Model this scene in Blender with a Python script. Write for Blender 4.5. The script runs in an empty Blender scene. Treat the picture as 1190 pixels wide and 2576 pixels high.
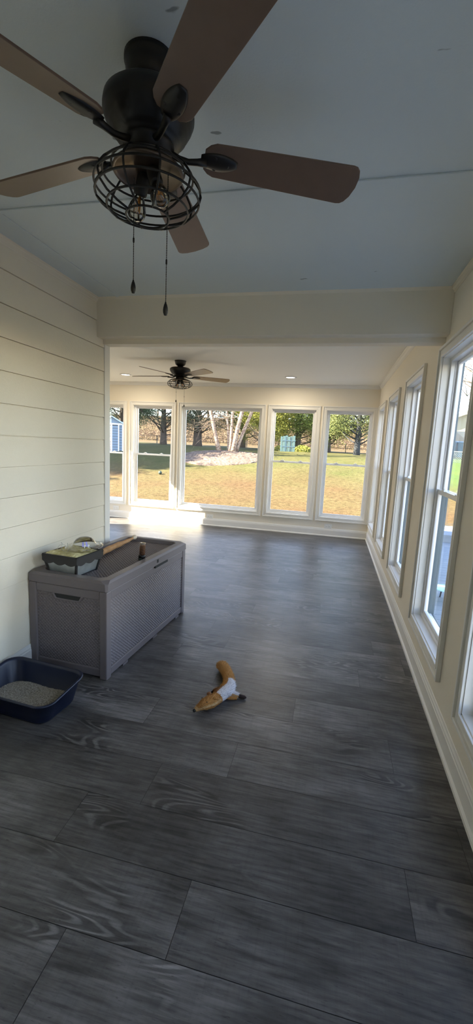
import bpy, bmesh, math, random
import numpy as np
from mathutils import Vector, Matrix
PI = math.pi
S = bpy.context.scene
COL = S.collection

# ------------------------------------------------------------------ camera
CAMZ, YAW, PITCH, ROLL, FPX = 1.4288, -0.2168, -0.1565, 0.0479, 1065.87
fwd = Vector((math.sin(YAW)*math.cos(PITCH), math.cos(YAW)*math.cos(PITCH), math.sin(PITCH)))
rt0 = Vector((math.cos(YAW), -math.sin(YAW), 0)); up0 = rt0.cross(fwd)
rt = math.cos(ROLL)*rt0 + math.sin(ROLL)*up0
up = -math.sin(ROLL)*rt0 + math.cos(ROLL)*up0
cam = bpy.data.objects.new('camera', bpy.data.cameras.new('camera'))
COL.objects.link(cam); S.camera = cam
cam.data.sensor_fit = 'VERTICAL'; cam.data.sensor_height = 36.0
cam.data.lens = FPX*36.0/2576; cam.data.clip_start = 0.02; cam.data.clip_end = 400
m = Matrix.Identity(4)
for i in range(3):
    m[i][0] = rt[i]; m[i][1] = up[i]; m[i][2] = -fwd[i]
m[2][3] = CAMZ
cam.matrix_world = m

# ------------------------------------------------------------------ light
SUN_DIR = Vector((1.0, 0.44, -0.70)).normalized()
W = bpy.data.worlds.new('sky'); S.world = W; W.use_nodes = True
nt = W.node_tree; nt.nodes.clear()
sky = nt.nodes.new('ShaderNodeTexSky'); sky.sky_type = 'NISHITA'; sky.sun_disc = False
sky.sun_elevation = math.radians(33); sky.sun_rotation = math.atan2(-SUN_DIR.x, -SUN_DIR.y)
sky.air_density = 0.7; sky.dust_density = 0.1; sky.ozone_density = 1.2
bg = nt.nodes.new('ShaderNodeBackground'); bg.inputs['Strength'].default_value = 0.24
wo = nt.nodes.new('ShaderNodeOutputWorld')
wb = nt.nodes.new('ShaderNodeVectorMath'); wb.operation = 'MULTIPLY'; wb.inputs[1].default_value = (1.0, .82, .69)
nt.links.new(sky.outputs[0], wb.inputs[0]); nt.links.new(wb.outputs[0], bg.inputs[0]); nt.links.new(bg.outputs[0], wo.inputs[0])
sun = bpy.data.objects.new('sun', bpy.data.lights.new('sun', 'SUN')); COL.objects.link(sun)
sun.data.energy = 6.2; sun.data.angle = 0.009; sun.data.color = (1.0, 0.90, 0.72)
sun.rotation_euler = SUN_DIR.to_track_quat('-Z', 'Y').to_euler(); sun.location = (-20, -8, 14)
S.view_settings.view_transform = 'Standard'; S.view_settings.look = 'None'
S.view_settings.gamma = 1.0; S.view_settings.use_curve_mapping = False
S.view_settings.exposure = 3.34
S.cycles.diffuse_bounces = 8; S.cycles.max_bounces = 14; S.cycles.transparent_max_bounces = 16

# ------------------------------------------------------------------ materials
def mat(name, color=(.8, .8, .8), rough=.6, metal=0.0, spec=.5, noise=None, bump=None, cattr=None, trans=0.0):
    """noise=(scale, amount, second colour), bump=(scale, strength)"""
    M = bpy.data.materials.new(name); M.use_nodes = True
    N = M.node_tree; B = N.nodes['Principled BSDF']
    B.inputs['Base Color'].default_value = (*color, 1); B.inputs['Roughness'].default_value = rough
    B.inputs['Metallic'].default_value = metal; B.inputs['Specular IOR Level'].default_value = spec
    B.inputs['Transmission Weight'].default_value = trans
    tc = N.nodes.new('ShaderNodeTexCoord')
    if cattr:
        a = N.nodes.new('ShaderNodeAttribute'); a.attribute_name = cattr
        N.links.new(a.outputs['Color'], B.inputs['Base Color'])
    if noise:
        nz = N.nodes.new('ShaderNodeTexNoise'); nz.inputs['Scale'].default_value = noise[0]; nz.inputs['Detail'].default_value = 6
        rp = N.nodes.new('ShaderNodeValToRGB'); rp.color_ramp.elements[0].position = .5-noise[1]; rp.color_ramp.elements[1].position = .5+noise[1]
        rp.color_ramp.elements[0].color = (*color, 1); rp.color_ramp.elements[1].color = (*noise[2], 1)
        N.links.new(tc.outputs['Object'], nz.inputs['Vector']); N.links.new(nz.outputs[0], rp.inputs[0]); N.links.new(rp.outputs[0], B.inputs['Base Color'])
    if bump:
        nb = N.nodes.new('ShaderNodeTexNoise'); nb.inputs['Scale'].default_value = bump[0]; nb.inputs['Detail'].default_value = 5
        bp = N.nodes.new('ShaderNodeBump'); bp.inputs['Strength'].default_value = bump[1]; bp.inputs['Distance'].default_value = .002
        N.links.new(tc.outputs['Object'], nb.inputs['Vector']); N.links.new(nb.outputs[0], bp.inputs['Height']); N.links.new(bp.outputs[0], B.inputs['Normal'])
    return M
def nd(N, t, **k):
    n = N.nodes.new(t)
    for a, b in k.items(): setattr(n, a, b)
    return n

M_wall = mat('cream_paint', (.82, .755, .63), .75, bump=(90, .25))
M_trim = mat('white_trim_paint', (.80, .78, .73), .4)
M_vinyl = mat('white_vinyl', (.84, .84, .84), .3)
M_ceil2 = mat('lightened_far_ceiling', (.86, .84, .77), .8, bump=(160, .2))  # whiter than the front ceiling: the far room's brightness put into the colour
M_outer = mat('dimmed_teal_reveal', (.045, .085, .11), .45)  # glass reflection painted on: dark teal keeps the bright outer reveals down
M_outlet = mat('outlet_plastic', (.80, .79, .74), .35)
M_lens = mat('lit_diffuser', (.9, .88, .8), .4); M_lens.node_tree.nodes['Principled BSDF'].inputs['Emission Color'].default_value = (1, .92, .8, 1); M_lens.node_tree.nodes['Principled BSDF'].inputs['Emission Strength'].default_value = .6
M_dark = mat('black_gap', (.02, .02, .02), .8)
M_fan = mat('oil_rubbed_black_metal', (.009, .008, .007), .40, metal=.0, spec=.45)
M_fanplate = mat('bronze_reflector', (.16, .12, .09), .3, metal=.85)
M_blade = mat('walnut_brown_blade', (.17, .112, .082), .34, noise=(25, .3, (.15, .098, .07)))
M_socket = mat('black_socket', (.01, .01, .01), .5)
M_fil = mat('amber_filament', (.8, .38, .08), .3, metal=.7)
M_resin = mat('brown_grey_resin', (.150, .128, .130), .5, bump=(220, .35))
M_pan = mat('navy_plastic', (.006, .010, .030), .36)
M_tin = mat('galvanized_tin', (.42, .46, .46), .38, metal=.75, noise=(18, .12, (.52, .56, .56)))
M_blackmetal = mat('black_painted_metal', (.012, .011, .012), .5)
M_moss = mat('yellow_green_moss', (.44, .38, .16), .95, noise=(22, .16, (.68, .62, .36)), bump=(120, .6))
M_wire = mat('pale_wire', (.55, .55, .48), .4, metal=.6)
M_stick = mat('tan_paper_wrap', (.50, .27, .11), .7, noise=(22, .2, (.36, .18, .07)), bump=(60, .8))
M_stickend = mat('pale_wood_end', (.62, .52, .38), .6)
M_spice = mat('brown_crumbs', (.22, .10, .05), .9, noise=(130, .1, (.35, .18, .10)))
M_sticker = mat('lilac_sticker', (.42, .42, .95), .5)
M_stickerw = mat('white_sticker_lettering', (.9, .9, .92), .5)
M_fur = mat('plush_fur', rough=.95, cattr='col')
M_nose = mat('black_nose', (.01, .008, .008), .35)
M_foot = mat('dark_brown_felt', (.035, .022, .02), .95)
M_bark = mat('dark_cedar_bark', (.045, .036, .030), .9, noise=(8, .2, (.075, .06, .05)), bump=(20, 1))
M_twig = mat('pale_bare_twig', (.15, .11, .075), .9)
M_leaf = mat('cedar_foliage', rough=.9, cattr='col')
M_fence = mat('black_fence_metal', (.02, .02, .022), .6)
M_mulch = mat('pine_mulch', (.050, .030, .020), .95, noise=(14, .10, (.125, .090, .066)), bump=(12, 1))
M_shed = mat('blue_grey_siding', (.10, .15, .21), .6)
M_shedtrim = mat('white_shed_trim', (.55, .60, .66), .5)
M_shedroof = mat('pale_blue_roofing', (.30, .42, .56), .6)
M_panel = mat('pale_teal_plastic', (.06, .105, .10), .35)
M_deck = mat('blue_grey_deck_board', (.17, .21, .25), .7, noise=(6, .25, (.22, .26, .30)))
M_brick = mat('cream_neighbour_wall', (.30, .28, .19), .8)
M_roofn = mat('grey_green_roofing', (.13, .14, .12), .8)
M_bin = mat('slate_blue_plastic', (.06, .11, .15), .5)
M_ball = mat('dark_green_rubber', (.018, .035, .024), .6)
M_hill = mat('tan_field_grass', (.55, .40, .22), .95, noise=(.3, .2, (.62, .40, .20)))

def birch_mat():
    M = mat('birch_bark', (.62, .50, .40), .85); N = M.node_tree; B = N.nodes['Principled BSDF']
    tc = nd(N, 'ShaderNodeTexCoord'); mp = nd(N, 'ShaderNodeMapping'); mp.inputs['Scale'].default_value = (5, 5, 9)
    nz = nd(N, 'ShaderNodeTexNoise'); nz.inputs['Scale'].default_value = 2.2; nz.inputs['Detail'].default_value = 8
    rp = nd(N, 'ShaderNodeValToRGB'); e = rp.color_ramp.elements
    e[0].position = .42; e[0].color = (.14, .085, .06, 1); e[1].position = .56; e[1].color = (.27, .215, .16, 1)
    N.links.new(tc.outputs['Object'], mp.inputs[0]); N.links.new(mp.outputs[0], nz.inputs['Vector'])
    N.links.new(nz.outputs[0], rp.inputs[0]); N.links.new(rp.outputs[0], B.inputs['Base Color'])
    return M
M_birch = birch_mat()

def glass_mat(name, tint, refl):
    M = bpy.data.materials.new(name); M.use_nodes = True; N = M.node_tree; N.nodes.clear()
    o = nd(N, 'ShaderNodeOutputMaterial'); t = nd(N, 'ShaderNodeBsdfTransparent'); t.inputs[0].default_value = (*tint, 1)
    g = nd(N, 'ShaderNodeBsdfGlossy'); g.inputs['Roughness'].default_value = .02
    f = nd(N, 'ShaderNodeFresnel'); f.inputs[0].default_value = 1.45
    mu = nd(N, 'ShaderNodeMath', operation='MULTIPLY'); mu.inputs[1].default_value = refl
    mx = nd(N, 'ShaderNodeMixShader')
    N.links.new(f.outputs[0], mu.inputs[0]); N.links.new(mu.outputs[0], mx.inputs[0])
    N.links.new(t.outputs[0], mx.inputs[1]); N.links.new(g.outputs[0], mx.inputs[2]); N.links.new(mx.outputs[0], o.inputs[0])
    return M
M_glass = glass_mat('window_glass', (.965, .965, .96), 1.0)
M_bulb = glass_mat('bulb_glass', (.93, .90, .84), 2.2)
M_dome = glass_mat('clear_plastic', (.86, .87, .86), 2.2)

def ceiling_mat():
    M = mat('pale_blue_ceiling_paint', (.66, .72, .735), .8); N = M.node_tree; B = N.nodes['Principled BSDF']
    tc = nd(N, 'ShaderNodeTexCoord'); nz = nd(N, 'ShaderNodeTexNoise'); nz.inputs['Scale'].default_value = 7.5; nz.inputs['Detail'].default_value = 3
    mp = nd(N, 'ShaderNodeMapping'); mp.inputs['Scale'].default_value = (1, 2.2, 1)
    rp = nd(N, 'ShaderNodeValToRGB'); e = rp.color_ramp.elements
    e[0].position = .735; e[0].color = (.66, .72, .735, 1); e[1].position = .76; e[1].color = (.30, .33, .34, 1)
    nb = nd(N, 'ShaderNodeTexNoise'); nb.inputs['Scale'].default_value = 160
    bp = nd(N, 'ShaderNodeBump'); bp.inputs['Strength'].default_value = .3; bp.inputs['Distance'].default_value = .002
    N.links.new(tc.outputs['Object'], mp.inputs[0]); N.links.new(mp.outputs[0], nz.inputs['Vector']); N.links.new(nz.outputs[0], rp.inputs[0])
    N.links.new(rp.outputs[0], B.inputs['Base Color'])
    N.links.new(tc.outputs['Object'], nb.inputs['Vector']); N.links.new(nb.outputs[0], bp.inputs['Height']); N.links.new(bp.outputs[0], B.inputs['Normal'])
    return M
M_ceil = ceiling_mat()

def siding_mat():
    M = mat('cream_lap_siding', (.82, .755, .62), .65); N = M.node_tree; B = N.nodes['Principled BSDF']
    tc = nd(N, 'ShaderNodeTexCoord'); mp = nd(N, 'ShaderNodeMapping'); mp.inputs['Scale'].default_value = (8, 1.1, 8)
    nz = nd(N, 'ShaderNodeTexNoise'); nz.inputs['Scale'].default_value = 3; nz.inputs['Distortion'].default_value = 1.2
    w = nd(N, 'ShaderNodeMath', operation='MULTIPLY'); w.inputs[1].default_value = 42
    s = nd(N, 'ShaderNodeMath', operation='SINE')
    bp = nd(N, 'ShaderNodeBump'); bp.inputs['Strength'].default_value = .18; bp.inputs['Distance'].default_value = .0012
    N.links.new(tc.outputs['Object'], mp.inputs[0]); N.links.new(mp.outputs[0], nz.inputs['Vector']); N.links.new(nz.outputs[0], w.inputs[0])
    N.links.new(w.outputs[0], s.inputs[0]); N.links.new(s.outputs[0], bp.inputs['Height']); N.links.new(bp.outputs[0], B.inputs['Normal'])
    return M
M_siding = siding_mat()

def floor_mat():
    """grey weathered wood; uv runs along the plank (u = length, v = width, each plank with its own offset)"""
    M = bpy.data.materials.new('grey_vinyl_plank'); M.use_nodes = True; N = M.node_tree; B = N.nodes['Principled BSDF']; L = N.links.new
    uv = nd(N, 'ShaderNodeUVMap'); uv.uv_map = 'UVMap'
    tint = nd(N, 'ShaderNodeAttribute'); tint.attribute_name = 'tint'
    def ramp(src, *st):
        r = nd(N, 'ShaderNodeValToRGB'); e = r.color_ramp.elements
        e[0].position, e[0].color = st[0][0], (*[st[0][1]]*3, 1); e[1].position, e[1].color = st[-1][0], (*[st[-1][1]]*3, 1)
        for p_, c_ in st[1:-1]:
            q = e.new(p_); q.color = (c_, c_, c_, 1)
        L(src, r.inputs[0]); return r.outputs[0]
    def noise(sx, sy, sc, det=5, dist=0.0):
        mp = nd(N, 'ShaderNodeMapping'); mp.inputs['Scale'].default_value = (sx, sy, 1); L(uv.outputs[0], mp.inputs[0])
        n = nd(N, 'ShaderNodeTexNoise'); n.inputs['Scale'].default_value = sc; n.inputs['Detail'].default_value = det; n.inputs['Distortion'].default_value = dist
        n.inputs['Roughness'].default_value = .62
        L(mp.outputs[0], n.inputs['Vector']); return n.outputs[0]
    def mul(a, b, op='MULTIPLY'):
        n = nd(N, 'ShaderNodeMath', operation=op)
        for i, v in enumerate((a, b)):
            if isinstance(v, (int, float)): n.inputs[i].default_value = v
            else: L(v, n.inputs[i])
        return n.outputs[0]
    streak = ramp(noise(2.4, 30, 2.4, 9, .3), (.34, .58), (.50, 1.0), (.66, 1.36))       # long fibres
    cloud = ramp(noise(1.5, 3.2, 1.9, 4), (.34, .56), (.66, 1.50))                      # worn patches
    saw = ramp(noise(60, 2, 1.6, 3), (.36, .92), (.50, 1.0))                            # cross saw marks
    speck = ramp(noise(12, 60, 3.0, 4), (.30, .55), (.40, 1.0))
    # cathedral grain: stretched contour rings in some places
    base = noise(1.1, 4.2, 1.35, 1.5, .5)
    ring = nd(N, 'ShaderNodeMath', operation='SINE'); L(mul(base, 120.0), ring.inputs[0])
    ringr = ramp(ring.outputs[0], (.0, .55), (.9, 1.30))
    maskr = ramp(noise(.9, 2.0, 1.7, 2), (.55, 0.0), (.62, 1.0))
    rm = nd(N, 'ShaderNodeMix', data_type='FLOAT'); L(maskr, rm.inputs[0]); rm.inputs[2].default_value = 1.0; L(ringr, rm.inputs[3])
    v = mul(mul(mul(streak, cloud), mul(saw, speck)), mul(rm.outputs[0], tint.outputs['Fac']))
    vm = nd(N, 'ShaderNodeVectorMath', operation='SCALE'); vm.inputs[0].default_value = (.100, .093, .088); L(v, vm.inputs['Scale'])
    L(vm.outputs[0], B.inputs['Base Color'])
    B.inputs['Roughness'].default_value = .36; B.inputs['Specular IOR Level'].default_value = .45
    bp = nd(N, 'ShaderNodeBump'); bp.inputs['Strength'].default_value = .25; bp.inputs['Distance'].default_value = .0012
    L(mul(streak, rm.outputs[0]), bp.inputs['Height']); L(bp.outputs[0], B.inputs['Normal'])
    return M
M_floor = floor_mat()

def lawn_mat():
    M = bpy.data.materials.new('winter_lawn'); M.use_nodes = True; N = M.node_tree; B = N.nodes['Principled BSDF']; L = N.links.new
    B.inputs['Roughness'].default_value = .95; B.inputs['Specular IOR Level'].default_value = .1
    tc = nd(N, 'ShaderNodeTexCoord'); sp = nd(N, 'ShaderNodeSeparateXYZ'); L(tc.outputs['Object'], sp.inputs[0])
    def nz(scale, det=6, sx=1, sy=1):
        mp = nd(N, 'ShaderNodeMapping'); mp.inputs['Scale'].default_value = (sx, sy, 1); L(tc.outputs['Object'], mp.inputs[0])
        n = nd(N, 'ShaderNodeTexNoise'); n.inputs['Scale'].default_value = scale; n.inputs['Detail'].default_value = det; L(mp.outputs[0], n.inputs['Vector']); return n.outputs[0]
    def rmp(src, a, ca, b, cb):
        r = nd(N, 'ShaderNodeValToRGB'); e = r.color_ramp.elements; e[0].position = a; e[0].color = (*ca, 1); e[1].position = b; e[1].color = (*cb, 1); L(src, r.inputs[0]); return r.outputs[0]
    def mix(f, a, b, mode='MIX'):
        m_ = nd(N, 'ShaderNodeMix', data_type='RGBA', blend_type=mode)
        if isinstance(f, float): m_.inputs[0].default_value = f
        else: L(f, m_.inputs[0])
        L(a, m_.inputs[6]); L(b, m_.inputs[7]); return m_.outputs[2]
    tan = rmp(nz(.55, 6), .36, (.068, .044, .022), .58, (.070, .054, .025))
    grn = rmp(nz(1.2), .35, (.050, .058, .018), .65, (.068, .067, .026))
    lush = rmp(nz(2.0), .35, (.040, .080, .014), .65, (.068, .102, .020))
    def lin(src, a, b):
        mr = nd(N, 'ShaderNodeMapRange'); mr.inputs[1].default_value = a; mr.inputs[2].default_value = b; mr.clamp = True; L(src, mr.inputs[0]); return mr.outputs[0]
    # greener towards the back of the yard and on the right side
    wob = nd(N, 'ShaderNodeMath', operation='MULTIPLY_ADD'); L(nz(.5, 4), wob.inputs[0]); wob.inputs[1].default_value = 5.0; L(sp.outputs[1], wob.inputs[2])
    wob2 = nd(N, 'ShaderNodeMath', operation='MULTIPLY_ADD'); L(nz(.6, 4), wob2.inputs[0]); wob2.inputs[1].default_value = 2.5; L(sp.outputs[0], wob2.inputs[2])
    gf = nd(N, 'ShaderNodeMath', operation='MAXIMUM'); L(lin(wob.outputs[0], 15.8, 18.5), gf.inputs[0]); gf.inputs[1].default_value = 0.0
    gs = nd(N, 'ShaderNodeMath', operation='MULTIPLY'); L(gf.outputs[0], gs.inputs[0]); gs.inputs[1].default_value = .8
    c = mix(gs.outputs[0], tan, grn)
    lf_ = nd(N, 'ShaderNodeMath', operation='MULTIPLY'); L(lin(sp.outputs[0], 2.6, 4.2), lf_.inputs[0]); L(lin(sp.outputs[1], 12.0, 15.0), lf_.inputs[1])
    c = mix(lf_.outputs[0], c, lush)
    c = mix(lin(sp.outputs[1], 31.5, 34.0), c, tan)
    fine = rmp(nz(9, 12, 1.0, 2.2), .34, (.60, .58, .50), .60, (1.2, 1.18, 1.12))
    c = mix(1.0, c, fine, 'MULTIPLY')
    L(c, B.inputs['Base Color'])
    bp = nd(N, 'ShaderNodeBump'); bp.inputs['Strength'].default_value = .5; bp.inputs['Distance'].default_value = .03
    L(nz(24, 8), bp.inputs['Height']); L(bp.outputs[0], B.inputs['Normal'])
    return M
M_lawn = lawn_mat()

def litter_mat():
    return mat('clay_litter', (.20, .18, .14), .95, noise=(160, .12, (.42, .38, .32)), bump=(220, 1.0))
M_litter = litter_mat()
def woods_mat():
    return mat('bare_winter_woods', (.14, .09, .055), .95, noise=(.6, .2, (.26, .18, .11)))
M_woods = woods_mat()

# ------------------------------------------------------------------ builders
class MB:
    def __init__(s): s.v = []; s.f = []; s.c = []; s.sm = []
    def add(s, vs, fs, c=None, smooth=False):
        o = len(s.v); s.v += [tuple(x) for x in vs]; s.f += [tuple(i+o for i in f) for f in fs]
        s.c += [c]*len(fs); s.sm += [smooth]*len(fs); return s
    def box(s, a, b, M=None):
        x0, y0, z0 = a; x1, y1, z1 = b
        vs = [Vector(p) for p in ((x0, y0, z0), (x1, y0, z0), (x1, y1, z0), (x0, y1, z0), (x0, y0, z1), (x1, y0, z1), (x1, y1, z1), (x0, y1, z1))]
        if M is not None: vs = [M @ p for p in vs]
        return s.add(vs, [(0, 3, 2, 1), (4, 5, 6, 7), (0, 1, 5, 4), (1, 2, 6, 5), (2, 3, 7, 6), (3, 0, 4, 7)])
    def lathe(s, prof, seg=32, M=None, cap=True):
        vs = []; n = len(prof)
        for r, z in prof:
            for k in range(seg):
                a = 2*PI*k/seg; vs.append(Vector((r*math.cos(a), r*math.sin(a), z)))
        if M is not None: vs = [M @ p for p in vs]
        fs = [(i*seg+k, i*seg+(k+1) % seg, (i+1)*seg+(k+1) % seg, (i+1)*seg+k) for i in range(n-1) for k in range(seg)]
        if cap: fs += [tuple(range(seg))[::-1], tuple((n-1)*seg+k for k in range(seg))]
        return s.add(vs, fs, smooth=True)
    def tube(s, pts, rad, seg=8, closed=False, c=None):
        pts = [Vector(p) for p in pts]; n = len(pts)
        if not hasattr(rad, '__len__'): rad = [rad]*n
        vs = []; prev = None
        for i in range(n):
            if closed: t = pts[(i+1) % n]-pts[i-1]
            else: t = pts[min(i+1, n-1)]-pts[max(i-1, 0)]
            if t.length < 1e-9: t = Vector((0, 0, 1))
            t.normalize()
            if prev is None:
                a = Vector((0, 0, 1)) if abs(t.z) < .9 else Vector((1, 0, 0)); u = t.cross(a).normalized()
            else:
                u = prev-t*prev.dot(t)
                u = u.normalized() if u.length > 1e-6 else t.orthogonal().normalized()
            prev = u; w = t.cross(u)
            for k in range(seg):
                a = 2*PI*k/seg; vs.append(pts[i]+(u*math.cos(a)+w*math.sin(a))*rad[i])
        m_ = n if closed else n-1
        fs = [(i*seg+k, i*seg+(k+1) % seg, ((i+1) % n)*seg+(k+1) % seg, ((i+1) % n)*seg+k) for i in range(m_) for k in range(seg)]
        if not closed: fs += [tuple(range(seg))[::-1], tuple((n-1)*seg+k for k in range(seg))]
        return s.add(vs, fs, c, True)
    def prism(s, poly, ax, a, b):
        """poly of 2-D points extruded along axis ax from a to b"""
        n = len(poly)
        def P(p, t):
            q = list(p); q.insert(ax, t); return q
        vs = [P(p, a) for p in poly]+[P(p, b) for p in poly]
        fs = [tuple(range(n)), tuple(range(2*n-1, n-1, -1))]+[(i, i+n, (i+1) % n+n, (i+1) % n) for i in range(n)]
        return s.add(vs, fs)
    def build(s, name, material, parent=None, bevel=0, xf=None, recalc=True, sub=0, kind=None):
        me = bpy.data.meshes.new(name); me.from_pydata(s.v, [], s.f)
        if any(c is not None for c in s.c):
            at = me.color_attributes.new('col', 'FLOAT_COLOR', 'CORNER'); buf = []
            for f, c in zip(s.f, s.c):
                c = c or (.5, .5, .5); buf += [c[0], c[1], c[2], 1.0]*len(f)
            at.data.foreach_set('color', buf)
        me.polygons.foreach_set('use_smooth', s.sm); me.materials.append(material)
        if recalc and len(s.f) < 40000:
            b = bmesh.new(); b.from_mesh(me); bmesh.ops.recalc_face_normals(b, faces=b.faces); b.to_mesh(me); b.free()
        o = bpy.data.objects.new(name, me); COL.objects.link(o)
        if parent: o.parent = parent
        if xf is not None: o.matrix_local = xf
        if bevel:
            bv = o.modifiers.new('bevel', 'BEVEL'); bv.width = bevel; bv.segments = 2; bv.limit_method = 'ANGLE'; bv.angle_limit = .7
        if sub:
            sb = o.modifiers.new('sub', 'SUBSURF'); sb.levels = sub; sb.render_levels = sub
        if kind: o['kind'] = kind
        return o
def thing(name, label, cat, loc=(0, 0, 0), rz=0, group=None):
    o = bpy.data.objects.new(name, None); COL.objects.link(o); o.location = loc; o.rotation_euler = (0, 0, rz)
    o.empty_display_size = .1; o['label'] = label; o['category'] = cat
    if group: o['group'] = group
    return o
def tag(o, label, cat, group=None):
    o['label'] = label; o['category'] = cat
    if group: o['group'] = group
    return o
def struct_empty(name, loc=(0, 0, 0), rz=0):
    o = bpy.data.objects.new(name, None); COL.objects.link(o); o.location = loc; o.rotation_euler = (0, 0, rz); o['kind'] = 'structure'; return o

# ------------------------------------------------------------------ room shell
XL, XR, XF = -1.78, 0.6387, -4.56      # left siding wall, right wall, far left wall
YB, YE, YF, YR = 2.965, 3.14, 7.115, -3.0
H, T = 2.44, 0.115
ZT0, ZT1 = 0.315, 2.045                 # rough openings (inside the casing)

def wall(name, axis, p0, p1, a0, a1, holes, z1=H, material=M_wall):
    """box wall across `axis` (0: plane x, runs along y; 1: plane y, runs along x) with rectangular holes (a,b,z0,z1)"""
    mb = MB()
    As = sorted({a0, a1, *[h[0] for h in holes], *[h[1] for h in holes]}); Zs = sorted({-.05, z1, *[h[2] for h in holes], *[h[3] for h in holes]})
    for i in range(len(As)-1):
        for j in range(len(Zs)-1):
            ca, cz = (As[i]+As[i+1])/2, (Zs[j]+Zs[j+1])/2
            if any(h[0] < ca < h[1] and h[2] < cz < h[3] for h in holes): continue
            if axis == 0: mb.box((p0, As[i], Zs[j]), (p1, As[i+1], Zs[j+1]))
            else: mb.box((As[i], p0, Zs[j]), (As[i+1], p1, Zs[j+1]))
    return mb.build(name, material, kind='structure')

# floor: staggered planks running across the porch
def build_floor():
    rnd = random.Random(5); vs = []; fs = []; uvs = []; tint = []
    PW, PL = .2285, 1.22; g = .0009
    joints = {0: -.655, 1: -.345, 2: .355, 3: -.64, 4: -.34, 5: .38, 6: -.10, 9: -.65, 7: .62, 8: -.95, 11: -.30}
    y00 = .6915; r0 = int((YR-y00)/PW)-1; r1 = int((YF-y00)/PW)+1
    for r in range(r0, r1+1):
        ya, yb = max(YR, y00+r*PW), min(YF, y00+(r+1)*PW)
        if yb-ya < .005: continue
        xa_lim = XF if (ya+yb)/2 > YE else XL
        j = joints.get(r, rnd.uniform(-1, .4)); k0 = math.floor((xa_lim-j)/PL)-1
        for k in range(k0, k0+8):
            xa, xb = max(xa_lim, j+k*PL), min(XR, j+(k+1)*PL)
            if xb-xa < .01: continue
            o = len(vs); vs += [(xa+g, ya+g, 0), (xb-g, ya+g, 0), (xb-g, yb-g, 0), (xa+g, yb-g, 0)]; fs.append((o, o+1, o+2, o+3))
            u0, v0 = rnd.uniform(0, 60), rnd.uniform(0, 60)
            for (x, y, z) in vs[o:]: uvs.append((x+u0, y+v0))
            tint.append(rnd.uniform(.78, 1.28))
    # dark joint bed just under the planks (same mesh)
    o = len(vs); z = -.0015
    vs += [(XL-.02, YR, z), (XR+.02, YR, z), (XR+.02, YE, z), (XL-.02, YE, z), (XF, YE, z), (XR+.02, YE, z), (XR+.02, YF+.02, z), (XF, YF+.02, z)]
    fs += [(o, o+1, o+2, o+3), (o+4, o+5, o+6, o+7)]
    for _ in range(8): uvs.append((0, 0))
    tint += [.25, .25]
    me = bpy.data.meshes.new('floor'); me.from_pydata(vs, [], fs); me.materials.append(M_floor)
    ul = me.uv_layers.new(name='UVMap'); ul.data.foreach_set('uv', [c for p in uvs for c in p])
    at = me.attributes.new('tint', 'FLOAT', 'FACE'); at.data.foreach_set('value', tint)
    ob = bpy.data.objects.new('floor', me); COL.objects.link(ob); ob['kind'] = 'structure'
build_floor()
MB().box((XF-.2, YR-.2, -.22), (XR+.16, YF+.16, -.02)).build('trim_10', M_wall, kind='structure')   # slab under the planks

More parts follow.
